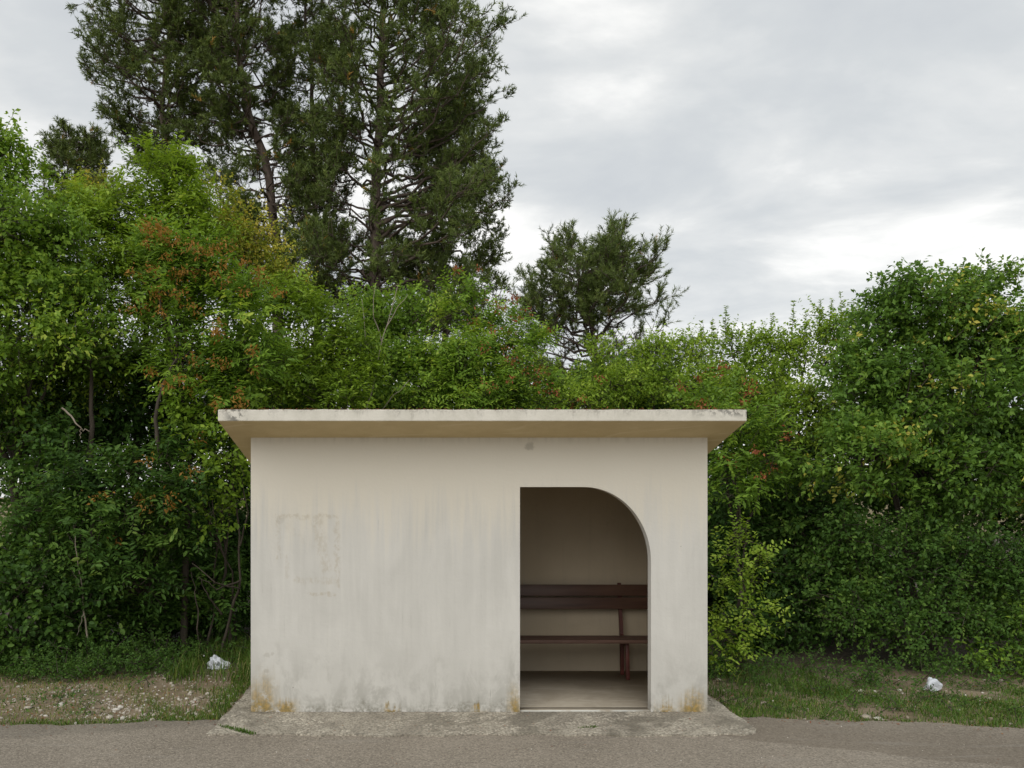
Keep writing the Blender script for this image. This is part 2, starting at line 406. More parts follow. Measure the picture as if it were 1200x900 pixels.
def asphalt_material():
    m, t, b, out = mat('worn_asphalt')
    p = t.new('ShaderNodeTexCoord').outputs['Object']
    x, y, z = t.xyz(p)
    n = t.noise(p, .9, 5, .6, .4); g = t.voro(p, 88); gc = t.xyz(t.voro(p, 88, out='Color'))[0]; f = t.noise(p, 160, 3, .7)
    c = t.mix(t.ss(n, .3, .7), (.215, .186, .148), (.275, .240, .194))
    c = t.mix(t.m('MULTIPLY', t.ss(gc, .55, 1.0), .55), c, (.42, .37, .30))
    c = t.mix(t.m('MULTIPLY', t.ss(gc, .30, .0), .55), c, (.10, .084, .064))
    # older, darker strip of surfacing that runs along the verge on the right and left of the shelter
    lim = t.m('ADD', t.m('ADD', y, t.m('MULTIPLY', x, .42)), t.m('MULTIPLY', t.m('SUBTRACT', t.noise(p, 1.6, 4, .6), .5), .28))
    old = t.m('MULTIPLY', t.ss(lim, .24, .30), t.ss(lim, 2.2, .6))
    old = t.m('MULTIPLY', old, t.ss(x, 1.9, 2.3))
    c = t.mix(t.m('MULTIPLY', old, .42), c, (.125, .100, .072))
    lim2 = t.m('ADD', t.m('SUBTRACT', y, t.m('MULTIPLY', x, .28)), t.m('MULTIPLY', t.m('SUBTRACT', t.noise(p, 1.9, 4, .6), .5), .3))
    c = t.mix(t.m('MULTIPLY', t.m('MULTIPLY', t.ss(lim2, .10, .24), t.ss(x, -1.4, -1.9)), .28), c, (.095, .085, .068))
    # pale dusty trails that follow the road
    tr = t.noise(t.vm('MULTIPLY', p, (.55, 5.5, 1)), 1.3, 5, .6, .5)
    c = t.mix(t.m('MULTIPLY', t.ss(tr, .56, .70), .28), c, (.30, .28, .245))
    c = t.mix(t.m('MULTIPLY', t.ss(t.voro(p, 17), .055, .035), .5), c, (.40, .37, .32))
    t.set(b.inputs['Base Color'], c); b.inputs['Roughness'].default_value = .9; b.inputs['Specular IOR Level'].default_value = .3
    t.set(b.inputs['Normal'], t.bump(t.m('SUBTRACT', f, g), .55, .006))
    return m
M['asphalt'] = asphalt_material()

def soil_material():
    m, t, b, out = mat('dry_soil')
    p = t.new('ShaderNodeTexCoord').outputs['Object']
    n = t.noise(p, 1.6, 6, .62, .3); f = t.noise(p, 34, 5, .65)
    c = t.mix(t.ss(n, .34, .66), (.165, .120, .072), (.285, .225, .150))
    c = t.mix(t.m('MULTIPLY', t.ss(f, .5, .66), .5), c, (.27, .22, .15))
    c = t.mix(t.m('MULTIPLY', t.ss(t.noise(p, 2.7, 5, .6), .52, .62), .5), c, (.075, .088, .024))
    x, y, z = t.xyz(p)
    litter_ = t.mix(t.ss(f, .4, .62), (.030, .023, .013), (.075, .056, .032))
    c = t.mix(t.ss(t.m('ADD', y, t.m('MULTIPLY', n, 1.2)), 1.9, 2.9), c, litter_)
    c = t.mix(t.ss(y, 28, 40), c, (.17, .135, .06))      # dry field far beyond the thicket
    t.set(b.inputs['Base Color'], c); b.inputs['Roughness'].default_value = .95
    t.set(b.inputs['Normal'], t.bump(f, .8, .02))
    return m
M['soil'] = soil_material()

def simple_mat(name, c0, c1, scale, rough, bump=.3, dist=.01, stretch=(1, 1, 1)):
    m, t, b, out = mat(name)
    p = t.new('ShaderNodeTexCoord').outputs['Object']
    n = t.noise(t.vm('MULTIPLY', p, stretch), scale, 5, .62, .3)
    t.set(b.inputs['Base Color'], t.ramp(n, [(.32, c0), (.68, c1)]))
    b.inputs['Roughness'].default_value = rough
    t.set(b.inputs['Normal'], t.bump(n, bump, dist))
    return m, t, b, n
M['board'] = simple_mat('brown_varnished_board', (.046, .020, .012), (.108, .054, .034), 9, .5, .3, .004, (.12, 1, 1))[0]
M['board_worn'] = simple_mat('worn_brown_board', (.062, .030, .020), (.16, .092, .068), 10, .6, .3, .004, (.10, 1, 1))[0]
M['redpaint'] = simple_mat('oxide_red_paint', (.060, .013, .009), (.105, .026, .018), 12, .55)[0]
M['stone'] = None
sm, t_, b_, n_ = simple_mat('pale_limestone', (.38, .34, .27), (.62, .58, .51), 11, .9, .5, .01)
ta = t_.new('ShaderNodeAttribute', attribute_name='tint').outputs['Fac']
t_.set(b_.inputs['Base Color'], t_.mix(t_.m('MULTIPLY', n_, .4), t_.ramp(ta, [(0, (.17, .135, .092)), (.5, (.36, .31, .24)), (1, (.66, .63, .57))]), (.25, .20, .14)))
M['stone'] = sm
bm_, t_, b_, n_ = simple_mat('white_plastic_film', (.52, .55, .60), (.66, .68, .71), 8, .38, .2, .004)
M['plastic'] = bm_

# ------------------------------------------------------------------ ground, road
rng = np.random.default_rng(5)
g = MB()
S = 900
g.add([(-S, -S, -.012), (S, -S, -.012), (S, S, -.012), (-S, S, -.012)], [[0, 1, 2, 3]])
tag(g.build('ground', M['soil']), kind='structure')

def edge_y(x):
    """line where the asphalt ends and the verge begins"""
    e = np.interp(x, [-40, -8, -3.44, -2.6, -1.8, -1.66, 2.5, 2.66, 3.4, 4.0, 4.76, 6.5, 40], [-1.0, -.62, -.37, -.30, -.20, -.16, -.12, -.13, -.20, -.27, -.44, -.8, -1.2])
    return e + .022 * np.sin(x * 5.1) + .016 * np.sin(x * 13.7 + 1) + .01 * np.sin(x * 31 + 2)
xs = np.concatenate([[-300, -40], np.arange(-8, 8.01, .06), [40, 300]])
r = MB()
far = [(x, -60.0, 0.0) for x in xs]; near = [(x, float(edge_y(x)), 0.0) for x in xs]
n = len(xs)
r.add(far + near, [[i, i + 1, n + i + 1, n + i] for i in range(n - 1)])
tag(r.build('road', M['asphalt']), kind='structure')

# apron slab: rough concrete skirt round the shelter, one rounded corner
a = MB()
out = [(-1.69, 3.2)]
for k in range(24): out.append((-1.69 + .012 * math.sin(k * 2.1) + .006 * math.sin(k * 5.3), 3.0 - k * (3.6 / 23)))
for k in range(60): out.append((-1.70 + k * (4.12 / 59), -.665 + .016 * math.sin(k * .9) + .012 * math.sin(k * 2.3 + 1) + .02 * math.sin(k * .23)))
for k in range(1, 8):
    th = -math.pi / 2 + k / 8 * math.pi / 2; out.append((2.44 + .16 * math.cos(th), -.46 + .19 * math.sin(th)))
for k in range(24): out.append((2.595 + .012 * math.sin(k * 1.7), -.40 + k * (3.4 / 23)))
out.append((2.59, 3.2))
m_ = len(out)
zt = .014
a.add([(x, y, zt) for x, y in out], [list(range(m_))])
a.add([(x, y, zt) for x, y in out] + [(x, y, -.05) for x, y in out], [[i, m_ + i, m_ + (i + 1) % m_, (i + 1) % m_] for i in range(m_)])
tag(a.build('pavement', M['apron']), kind='structure')

# ------------------------------------------------------------------ shelter
X0, X1, DEP, TH = -1.493, 2.384, 1.74, .105
ZW, SLOPE = 2.344, .237            # soffit height at the front wall, fall of the roof towards the back
def soffit(y): return ZW - SLOPE * y

sh = empty('bus_shelter', (0, 0, 0))
tag(sh, 'whitewashed concrete roadside shelter with one half-arched doorway and flat overhanging roof', 'bus shelter')
# front wall with the half-arched doorway
DX0, DX1, DZ = .792, 1.905, 1.925
cx_, rx_ = 1.335, .57
arc = []
cz_, rz_ = 1.29, DZ - 1.29
for k in range(25):
    th = math.pi / 2 * k / 24
    arc.append((cx_ + rx_ * math.sin(th) ** 1.0, cz_ + rz_ * math.cos(th)))
import bmesh
def front_wall():
    def ztop(y): return soffit(y) + .03
    # inner edge of the wall above the doorway: (x, lower z) from the left jamb over the arch to the right jamb
    low = [(DX0, DZ)] + arc[:-1] + [(DX1, arc[-1][1])]
    V, F, MI = [], [], []
    cols = {}
    for side, y in ((0, 0.0), (1, TH)):
        ids = []
        for x, z in [(X0, .016), (DX0, .016)] + low + [(DX1, .016), (X1, .016), (X1, None), (X0, None)] + [(x, None) for x, z in low]:
            V.append((x, y, ztop(y) if z is None else z)); ids.append(len(V) - 1)
        cols[side] = ids
    n = len(low); LO, T = 2, 2 + n + 4
    def face(idx, side):
        q = [cols[side][i] for i in idx]
        F.append(q if side == 0 else q[::-1]); MI.append(side)
    for side in (0, 1):
        face([0, 1, LO, T, LO + n + 3], side)
        for i in range(n - 1): face([LO + i, LO + i + 1, T + i + 1, T + i], side)
        face([LO + n, LO + n + 1, LO + n + 2, T + n - 1, LO + n - 1], side)
    rim = [0, 1] + list(range(LO, LO + n)) + [LO + n, LO + n + 1, LO + n + 2] + [T + i for i in range(n - 1, -1, -1)] + [LO + n + 3]
    for i in range(len(rim)):
        p, q = rim[i], rim[(i + 1) % len(rim)]
        F.append([cols[0][q], cols[0][p], cols[1][p], cols[1][q]]); MI.append(0)
    me = bpy.data.meshes.new('front_wall'); me.from_pydata(V, [], F); me.update()
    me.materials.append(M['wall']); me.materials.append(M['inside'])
    for p, q in zip(me.polygons, MI): p.material_index = q
    o = bpy.data.objects.new('front_wall', me); col.objects.link(o); o.parent = sh
    return o
front_wall()

def sloped_box(name, x0, x1, y0, y1, z0, mats, inside=None):
    mb = MB()
    v = [(x0, y0, z0), (x1, y0, z0), (x1, y1, z0), (x0, y1, z0)]
    v += [(x, y, soffit(y) + .03) for x, y, z in v]
    F = [[0, 3, 2, 1], [4, 5, 6, 7], [0, 1, 5, 4], [1, 2, 6, 5], [2, 3, 7, 6], [3, 0, 4, 7]]
    for k, f in enumerate(F): mb.add(v, [f], mi=1 if k == inside else 0)
    return mb.build(name, mats, sh)
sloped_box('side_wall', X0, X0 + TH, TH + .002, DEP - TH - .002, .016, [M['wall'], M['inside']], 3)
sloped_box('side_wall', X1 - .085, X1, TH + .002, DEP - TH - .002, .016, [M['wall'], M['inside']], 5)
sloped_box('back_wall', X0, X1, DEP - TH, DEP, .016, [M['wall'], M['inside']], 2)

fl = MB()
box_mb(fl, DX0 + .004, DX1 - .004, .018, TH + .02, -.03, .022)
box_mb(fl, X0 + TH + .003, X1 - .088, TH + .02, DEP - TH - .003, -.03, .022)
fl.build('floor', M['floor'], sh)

# roof slab, falling to the back
RX0, RX1, RY0, RY1, RT = X0 - .173, X1 + .171, -.43, 2.12, .094
bmr = bmesh.new()
NX, NY = 40, 12
def roof_mesh():
    vs = []
    for top in (0, 1):
        for yy in (RY0, RY1):
            for i in range(NX + 1):
                xx = RX0 + (RX1 - RX0) * i / NX
                zz = soffit(yy) + top * RT + (.0014 * math.sin(i * 1.7) + .001 * math.sin(i * 4.1)) * top
                vs.append((xx, yy + (.003 * math.sin(i * 2.9) if yy == RY0 else 0), zz))
    n1 = NX + 1
    F, mi = [], []
    for i in range(NX):
        F += [[i, i + n1, i + n1 + 1, i + 1], [2 * n1 + i, 2 * n1 + i + 1, 3 * n1 + i + 1, 3 * n1 + i],
              [i, i + 1, 2 * n1 + i + 1, 2 * n1 + i], [n1 + i, 3 * n1 + i, 3 * n1 + i + 1, n1 + i + 1]]
        mi += [1, 0, 0, 0]
    F += [[0, 2 * n1, 3 * n1, n1], [NX, n1 + NX, 3 * n1 + NX, 2 * n1 + NX]]; mi += [0, 0]
    me = bpy.data.meshes.new('roof_slab'); me.from_pydata(vs, [], F); me.update()
    me.materials.append(M['fascia']); me.materials.append(M['soffit'])
    for p, q in zip(me.polygons, mi): p.material_index = q
    o = bpy.data.objects.new('roof_slab', me); col.objects.link(o); o.parent = sh
    return bevel(o, .007, 2)
roof_mesh()
bmr.free()

# ------------------------------------------------------------------ bench
be = empty('bench', (1.0, 1.4, .022))
tag(be, 'dark red-brown wooden plank bench against the back wall inside the shelter', 'bench')
def bench_part(name, m, fn, bv=.004):
    mb = MB(); fn(mb)
    mb.v = [v - np.array([1.0, 1.4, .022], np.float32) for v in mb.v]
    return bevel(mb.build(name, m, be), bv, 2)
BX0, BX1 = -.35, 2.285
def board(y0, z0, y1, z1, th):
    """plank whose section runs from (y0,z0) to (y1,z1), thickness th towards the front"""
    def fn(mb):
        d = np.array([y1 - y0, z1 - z0]); d /= np.linalg.norm(d); nn = np.array([-d[1], d[0]]) * th
        s = [(y0, z0), (y1, z1), (y1 + nn[0], z1 + nn[1]), (y0 + nn[0], z0 + nn[1])]
        v = [(x, q[0], q[1]) for x in (BX0, BX1) for q in s]
        mb.add(v, [[0, 1, 2, 3], [7, 6, 5, 4], [0, 4, 5, 1], [1, 5, 6, 2], [2, 6, 7, 3], [3, 7, 4, 0]])
    return fn
bench_part('backrest_board', M['board'], board(1.528, .680, 1.552, .796, .028))
bench_part('backrest_board', M['board'], board(1.556, .812, 1.580, .926, .028))
bench_part('seat_board', M['board_worn'], lambda mb: box_mb(mb, BX0, BX1, 1.155, 1.290, .390, .424))
bench_part('seat_board', M['board_worn'], lambda mb: box_mb(mb, BX0, BX1, 1.300, 1.435, .391, .425))
for xx in (2.0, .93, -.15):
    def post(mb, xx=xx):
        s = [(1.44, .022), (1.44, .43), (1.472, .43), (1.582, .945), (1.608, .945), (1.506, .425), (1.476, .022)]
        v = [(x, y, z) for x in (xx - .017, xx + .017) for y, z in s]; k = len(s)
        mb.add(v, [list(range(k))]); mb.add(v, [[2 * k - 1 - i for i in range(k)]])
        mb.add(v, [[i, k + i, k + (i + 1) % k, (i + 1) % k] for i in range(k)])
    if xx != .93: bench_part('back_post', M['redpaint'], post)
    def leg(mb, xx=xx):
        v = [(x, y, z) for x in (xx - .017, xx + .017) for y, z in ((1.195, .022), (1.232, .022), (1.268, .3885), (1.231, .3885))]
        mb.add(v, [[0, 1, 2, 3], [7, 6, 5, 4], [0, 4, 5, 1], [1, 5, 6, 2], [2, 6, 7, 3], [3, 7, 4, 0]])
    if xx != .93: bench_part('front_leg', M['redpaint'], leg)
    if xx != .93: bench_part('seat_rail', M['redpaint'], lambda mb, xx=xx: box_mb(mb, xx - .014, xx + .014, 1.275, 1.4385, .345, .389))

# ------------------------------------------------------------------ broadleaf trees and shrubs
LEAFY = 4.05
def lobe_sample(rng, L, dens, rough=.16):
    """clump centres and outward directions for lobes given in photo pixels: (px, py, rx, ry, distance[, depth radius m])"""
    C, O, B = [], [], []
    for q in L:
        px, py, rx, ry, D = q[:5]
        s = D / FPX; c = at(px, py, D)
        r = np.array([rx * s, (q[5] if len(q) > 5 else .5 * (rx + ry) * s * .9), ry * s])
        r = np.maximum(r - .07, r * .7)
        n = max(6, int(LEAFY * dens * (r[0] * r[2] * 1.6 + r[1] * (r[0] + r[2]) * .7)))
        # boughs: smaller flattened heaps on the shell of the lobe, with gaps between them, over a loose fill
        ms = max(5, int(7 + 16 * (r[0] * r[2]) ** .5))
        sd = unit(rng.normal(0, 1, (ms, 3)) + np.array([0, -.25, .12]))
        sc = c + sd * r * rng.uniform(.42, 1.0, (ms, 1))
        sr = rng.uniform(.20, .46, ms)
        which = rng.choice(ms, n, p=sr ** 2 / (sr ** 2).sum())
        d = unit(rng.normal(0, 1, (n, 3)))
        d[:, 2] = np.where(d[:, 2] < 0, d[:, 2] * .55, d[:, 2]); d = unit(d)
        rm = (r[0] * r[1] * r[2]) ** (1 / 3)
        p = sc[which] + d * np.array([1.2, 1.1, .58]) * (sr[which] * (.5 * rm + .5 * r.min()) * 1.25 * rng.random(n) ** .4)[:, None]
        fill = rng.random(n) < .12
        df = unit(rng.normal(0, 1, (n, 3))); p[fill] = (c + df * r * (rng.random((n, 1)) ** .5) * .85)[fill]
        keep = (p[:, 1] < c[1] + .3 * r[1]) | (rng.random(n) < .5)
        od = unit(d + .8 * unit((p - c) / np.maximum(r, .05)))
        C.append(p[keep]); O.append(od[keep]); B.append(np.where(fill, 0, rng.normal(0, .15, ms)[which])[keep])
    C = np.concatenate(C); O = np.concatenate(O); B = np.concatenate(B)
    k = C[:, 2] > .06
    return C[k], O[k], B[k]

def foliage(mb, wood, rng, C, O, twig=(.22, .48), k=6, per=8, leaf=.062, asp=.5, pinnate=False, up=.35, droop=.12, simple=False, base=.45, var=.2, bough=0.0):
    n = len(C)
    ct = base + bough + rng.normal(0, .08, n)
    T = unit(np.repeat(O, k, 0) * .75 + rng.normal(0, .75, (n * k, 3)) + np.array([0, 0, up]))
    P0 = np.repeat(C, k, 0) + rng.normal(0, .05, (n * k, 3)); ln = rng.uniform(*twig, n * k)
    P1 = P0 + T * ln[:, None]; P1[:, 2] -= ln * .12
    h = rng.random(n * k) < .2
    sticks(wood, (P0 - T * .10)[h], P1[h], .0042, .0014)
    tt = np.repeat(ct, k) + rng.normal(0, .06, n * k)
    m = n * k
    u = (np.arange(per) + .6) / per
    if pinnate:
        # each twig end is a leaf stalk with paired leaflets in one plane
        U = np.tile(u, m); side = np.tile(np.where(np.arange(per) % 2, 1., -1.), m)
        Tn = np.repeat(T, per, 0)
        N = unit(np.repeat(rng.normal(0, .38, (m, 3)) + np.array([0, -.22, 1.0]), per, 0))
        S = unit(np.cross(Tn, N)) * side[:, None]
        Dv = unit(Tn * .55 + S * .9 + rng.normal(0, .16, Tn.shape)); Dv[:, 2] -= .12
        N = unit(N + rng.normal(0, .18, N.shape))
    else:
        U = np.clip(np.tile(u, m) + rng.normal(0, .05, m * per), 0.05, 1.0)
        Tn = np.repeat(T, per, 0)
        rnd = rng.normal(0, 1, (m * per, 3))
        Dv = unit(Tn * .6 + unit(rnd - Tn * (rnd * Tn).sum(1, keepdims=True)) * .9); Dv[:, 2] -= .18
        N = unit(rng.normal(0, .55, Dv.shape) + np.array([0, -.30, .95]))
    B = np.repeat(P0, per, 0) * (1 - U[:, None]) + np.repeat(P1, per, 0) * U[:, None]
    L = leaf * .92 * rng.uniform(.55, 1.35, m * per)
    tint = np.repeat(tt, per) + rng.normal(0, var * .55, m * per) + (U - .5) * .16
    leaves(mb, B, Dv, N, L, L * asp * rng.uniform(.85, 1.15, m * per), np.clip(tint, 0, 1), simple, .16, droop)

def shoot(mb, wood, rng, tip, length, leaf=.06, n=22, lean=(0, 0), tint=.5):
    """upright leader that breaks the skyline"""
    tip = np.asarray(tip, float); b = tip - np.array([lean[0], lean[1], length])
    P = bez(b, tip, (b + tip) / 2 + rng.normal(0, .04, 3), 6)
    tube(wood, P, np.linspace(.006, .0018, 6), 4)
    u = rng.random(n) ** .8
    B = b + (tip - b) * u[:, None]
    a = rng.random(n) * 6.283
    Dv = np.stack([np.cos(a), np.sin(a), rng.uniform(.1, .9, n)], 1)
    N = unit(np.stack([-np.cos(a) * .4, -np.sin(a) * .4, np.ones(n)], 1) + rng.normal(0, .3, (n, 3)))
    L = leaf * 1.35 * (1.15 - .55 * u) * rng.uniform(.7, 1.2, n)
    leaves(mb, B, Dv, N, L, L * .48, np.clip(tint + rng.normal(.1, .15, n), 0, 1))

def seed_sprays(mb, rng, pts, n=26, r=.050, size=.044):
    """hanging bunches of reddish keys / young leaves"""
    pts = np.asarray(pts, float); m = len(pts)
    P = np.repeat(pts, n, 0) + rng.normal(0, 1, (m * n, 3)) * np.array([r, r, r * .8]) * np.repeat(rng.uniform(.6, 1.25, m), n)[:, None]
    Dv = rng.normal(0, .6, P.shape); Dv[:, 2] -= .35
    N = rng.normal(0, .6, P.shape) + np.array([0, -.5, .6])
    L = size * rng.uniform(.6, 1.4, m * n)
    leaves(mb, P, Dv, N, L, L * .42, np.clip(rng.normal(.5, .22, m * n), 0, 1), True)

def tree(name, label, cat, base_xy, lobes, leafm, seed, group=None, dens=26, trunk_r=.06, stems=1, red=None, shoots=(), bark='bark', trunk_top=None, woods=None, **fk):
    rng = np.random.default_rng(seed)
    base = np.array([base_xy[0], base_xy[1], -.01])
    root = empty(name, base)
    tag(root, label, cat, group)
    C, O, Bt = lobe_sample(rng, lobes, dens)
    crown, twigs, tr = MB(), MB(), MB()
    cen = [at(*q[:3 - 1], q[4]) for q in lobes]
    mid = np.mean(cen, 0)
    fork = base + (np.array([mid[0], mid[1], mid[2] * .62]) - base) * np.array([.55, .55, .8]) if trunk_top is None else np.asarray(trunk_top)
    tube(tr, np.concatenate([[base - np.array([0, 0, .08])], bez(base, fork, (base + fork) / 2 + rng.normal(0, .10, 3), 9, .018, rng)]), np.concatenate([[trunk_r * 1.35], np.linspace(trunk_r, trunk_r * .55, 9)]), 9)
    limbs = MB()
    for s in range(1, stems):
        b2 = base + np.array([rng.uniform(-.35, .35), rng.uniform(-.2, .3), -.05]); q = cen[rng.integers(len(cen))]
        tube(limbs, bez(b2, q, (b2 + q) / 2 + np.array([rng.normal(0, .12), rng.normal(0, .12), -.1]), 9, .025, rng), np.linspace(trunk_r * .6, trunk_r * .18, 9), 6)
    ends = []
    for c in cen:
        if c[2] < fork[2] - .3:
            st = base + (fork - base) * max(.1, min(.9, (c[2] - .3) / max(fork[2], .3)))
        else: st = fork
        P = bez(st, c, (st + c) / 2 + np.array([0, 0, .12]) + rng.normal(0, .10, 3), 8, .02, rng)
        tube(limbs, P, np.linspace(trunk_r * .5, trunk_r * .16, 8), 6)
        ends.append(P)
    allP = np.concatenate(ends)
    # every clump hangs on a thin branch that leaves the nearest limb
    idx = np.array([np.argmin(((allP - c) ** 2).sum(1) + np.maximum(0, allP[:, 2] - c[2]) * .5) for c in C])
    A = allP[idx]; Mm = (A + C) / 2 + rng.normal(0, .05, C.shape) + np.array([0, 0, .03])
    sel = rng.random(len(C)) < .22
    sticks(twigs, A[sel], Mm[sel], .010, .0072); sticks(twigs, Mm[sel], C[sel], .0072, .0045)
    foliage(crown, twigs, rng, C, O, bough=Bt, **fk)
    for (px, py, D, ln, lx) in shoots:
        shoot(crown, twigs, rng, at(px, py, D), ln, fk.get('leaf', .06), int(44 * ln / .4), (lx, 0), .5)
    o3 = tuple(base)
    tr.build('trunk', M[bark], root, True, o3)
    if limbs.nv: tag(limbs.build('limbs', M[bark], root, True, o3), kind='stuff')
    tag(twigs.build('twigs', M[woods or bark], root, False, o3), kind='stuff')
    tag(crown.build('crown', M[leafm], root, False, o3), kind='stuff')
    if red:
        rb = MB(); mname, spots, nn = red
        pts = []
        for (px, py, rx, ry, cnt) in spots:
            # choose clumps on the near side that show in that part of the crown
            ppx = VX + C[:, 0] / (C[:, 1] + CAM_D) * FPX; ppy = HY - (C[:, 2] - CAM_H) / (C[:, 1] + CAM_D) * FPX
            dd = ((ppx - px) / rx) ** 2 + ((ppy - py) / ry) ** 2
            ok = np.where(dd < 1)[0]
            if not len(ok): ok = np.argsort(dd)[:10]
            ok = ok[np.argsort(C[ok, 1])][:max(cnt * 3, 6)]
            ch = rng.choice(ok, min(cnt, len(ok)), replace=False)
            pts += list(C[ch] + O[ch] * .26 + np.array([0, -.16, .06]))
        seed_sprays(rb, rng, pts, nn)
        tag(rb.build('seed_bunches', M[mname], root, False, o3), kind='stuff')
    return root

def gxy(px, D): return ((px - VX) / FPX * D, D - CAM_D)

ASH = dict(pinnate=True, per=9, leaf=.080, asp=.40, twig=(.20, .36), k=6)
ROUND = dict(pinnate=False, per=8, leaf=.066, asp=.62, twig=(.20, .42), k=6)
SMALL = dict(pinnate=False, per=9, leaf=.051, asp=.60, twig=(.16, .36), k=6)

# --- left thicket
tree('ash_tree', 'tall dark green tree at the left edge reaching up beside the pines', 'tree', gxy(30, 10.2),
     [(-60, 330, 120, 170, 10.2), (0, 290, 65, 90, 10.0), (2, 195, 34, 52, 10.4), (60, 310, 58, 80, 9.9), (-50, 200, 60, 70, 10.6), (45, 400, 70, 70, 9.6), (95, 380, 50, 70, 9.8), (-20, 480, 60, 55, 9.7)],
     'green', 21, simple=True, dens=27, trunk_r=.075, shoots=[(2, 138, 10.4, .5, .05), (22, 160, 10.4, .4, -.05), (33, 178, 10.4, .35, .03), (52, 185, 10.2, .35, .0)], **ROUND)
tree('ash_tree', 'bright green tree with a pointed top left of the leaning pine trunk', 'tree', gxy(170, 11.2),
     [(178, 222, 42, 48, 11.2), (205, 200, 26, 34, 11.3), (140, 275, 52, 60, 11.0), (222, 260, 44, 58, 11.2), (175, 335, 72, 70, 10.7), (100, 265, 40, 52, 11.3), (120, 350, 50, 60, 10.6), (190, 265, 46, 44, 11.5), (205, 300, 46, 40, 11.5), (130, 430, 60, 60, 10.6)],
     'bright', 22, simple=True, dens=26, trunk_r=.065, trunk_top=at(172, 380, 11.0), shoots=[(172, 162, 11.2, .4, .02), (200, 168, 11.3, .35, -.03)], **ASH)
tree('blossom_shrub', 'yellow-speckled shrub between the bright green tree and the pine trunks', 'shrub', gxy(290, 12.2),
     [(255, 245, 38, 36, 12.2), (298, 282, 42, 42, 12.2), (262, 300, 48, 45, 12.0), (330, 330, 36, 36, 12.0), (125, 225, 30, 38, 12.2)],
     'yellowish', 23, simple=True, dens=27, trunk_r=.05, base=.58, **SMALL)
tree('pistachio_tree', 'tree with rust-red seed bunches left of the shelter roof', 'tree', gxy(215, 9.7),
     [(225, 320, 52, 50, 9.9), (258, 372, 62, 58, 9.7), (215, 420, 52, 55, 9.5), (290, 430, 58, 52, 9.7), (245, 480, 60, 46, 9.5), (185, 300, 34, 40, 10.0)],
     'green', 24, dens=26, trunk_r=.045, trunk_top=at(205, 425, 9.6),
     red=('orange', [(200, 275, 30, 30, 5), (225, 320, 60, 40, 14), (260, 340, 60, 50, 14), (210, 385, 60, 40, 12), (255, 430, 60, 40, 10), (225, 470, 60, 40, 8)], 30), **ASH)
tree('pistachio_tree', 'low shaded tree with rusty leaf tips overhanging the verge left of the shelter', 'tree', gxy(180, 9.9),
     [(180, 560, 50, 42, 9.2), (225, 540, 40, 40, 9.3), (130, 600, 52, 45, 9.2), (205, 620, 46, 40, 9.4), (90, 640, 50, 40, 9.1), (150, 670, 55, 38, 9.2), (80, 560, 50, 40, 9.3), (55, 600, 34, 36, 9.2), (225, 665, 46, 36, 9.8), (185, 715, 60, 34, 9.9), (260, 690, 34, 40, 10.0), (120, 710, 50, 34, 9.5)],
     'dark', 25, dens=24, trunk_r=.04, stems=3, red=('orange', [(165, 605, 30, 20, 5), (190, 560, 30, 24, 5)], 22), **ASH)
tree('hornbeam_shrub', 'round-leaved shrub hanging beside the left roof corner of the shelter', 'shrub', gxy(272, 9.9),
     [(265, 540, 32, 40, 9.3), (250, 600, 24, 30, 9.2), (278, 500, 30, 36, 9.4), (235, 500, 32, 36, 9.5)],
     'bright', 26, dens=24, trunk_r=.028, stems=3, woods='bark', base=.35, **ROUND)
tree('ash_tree', 'leafy green tree just above the left half of the shelter roof', 'tree', gxy(375, 11.3),
     [(365, 395, 52, 48, 11.2), (330, 365, 42, 44, 11.4), (400, 430, 46, 44, 11.0), (335, 440, 52, 42, 10.7), (300, 400, 40, 40, 11.3), (350, 355, 30, 30, 11.6), (385, 470, 60, 36, 10.6)],
     'bright', 27, simple=True, dens=27, trunk_r=.055, base=.38, **ASH)
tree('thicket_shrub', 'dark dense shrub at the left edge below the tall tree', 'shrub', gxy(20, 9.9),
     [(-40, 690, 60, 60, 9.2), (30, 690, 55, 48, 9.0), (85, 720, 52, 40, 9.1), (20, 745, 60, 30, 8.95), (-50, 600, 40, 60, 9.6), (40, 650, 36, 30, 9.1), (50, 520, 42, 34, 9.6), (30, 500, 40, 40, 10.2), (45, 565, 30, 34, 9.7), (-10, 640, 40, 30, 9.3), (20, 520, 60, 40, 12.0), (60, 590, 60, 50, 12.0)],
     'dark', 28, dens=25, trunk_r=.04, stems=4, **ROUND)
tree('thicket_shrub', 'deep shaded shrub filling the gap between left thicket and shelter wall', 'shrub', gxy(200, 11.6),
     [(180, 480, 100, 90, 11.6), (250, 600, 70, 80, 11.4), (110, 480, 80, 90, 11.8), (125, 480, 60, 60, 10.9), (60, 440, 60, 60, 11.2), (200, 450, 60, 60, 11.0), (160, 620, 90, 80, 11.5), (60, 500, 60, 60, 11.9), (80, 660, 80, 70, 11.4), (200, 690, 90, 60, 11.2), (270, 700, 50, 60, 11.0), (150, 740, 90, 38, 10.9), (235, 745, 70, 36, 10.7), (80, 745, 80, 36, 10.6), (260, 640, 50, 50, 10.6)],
     'dark', 29, simple=True, dens=16, trunk_r=.06, stems=6, base=.3, **{**ROUND, 'leaf': .075})

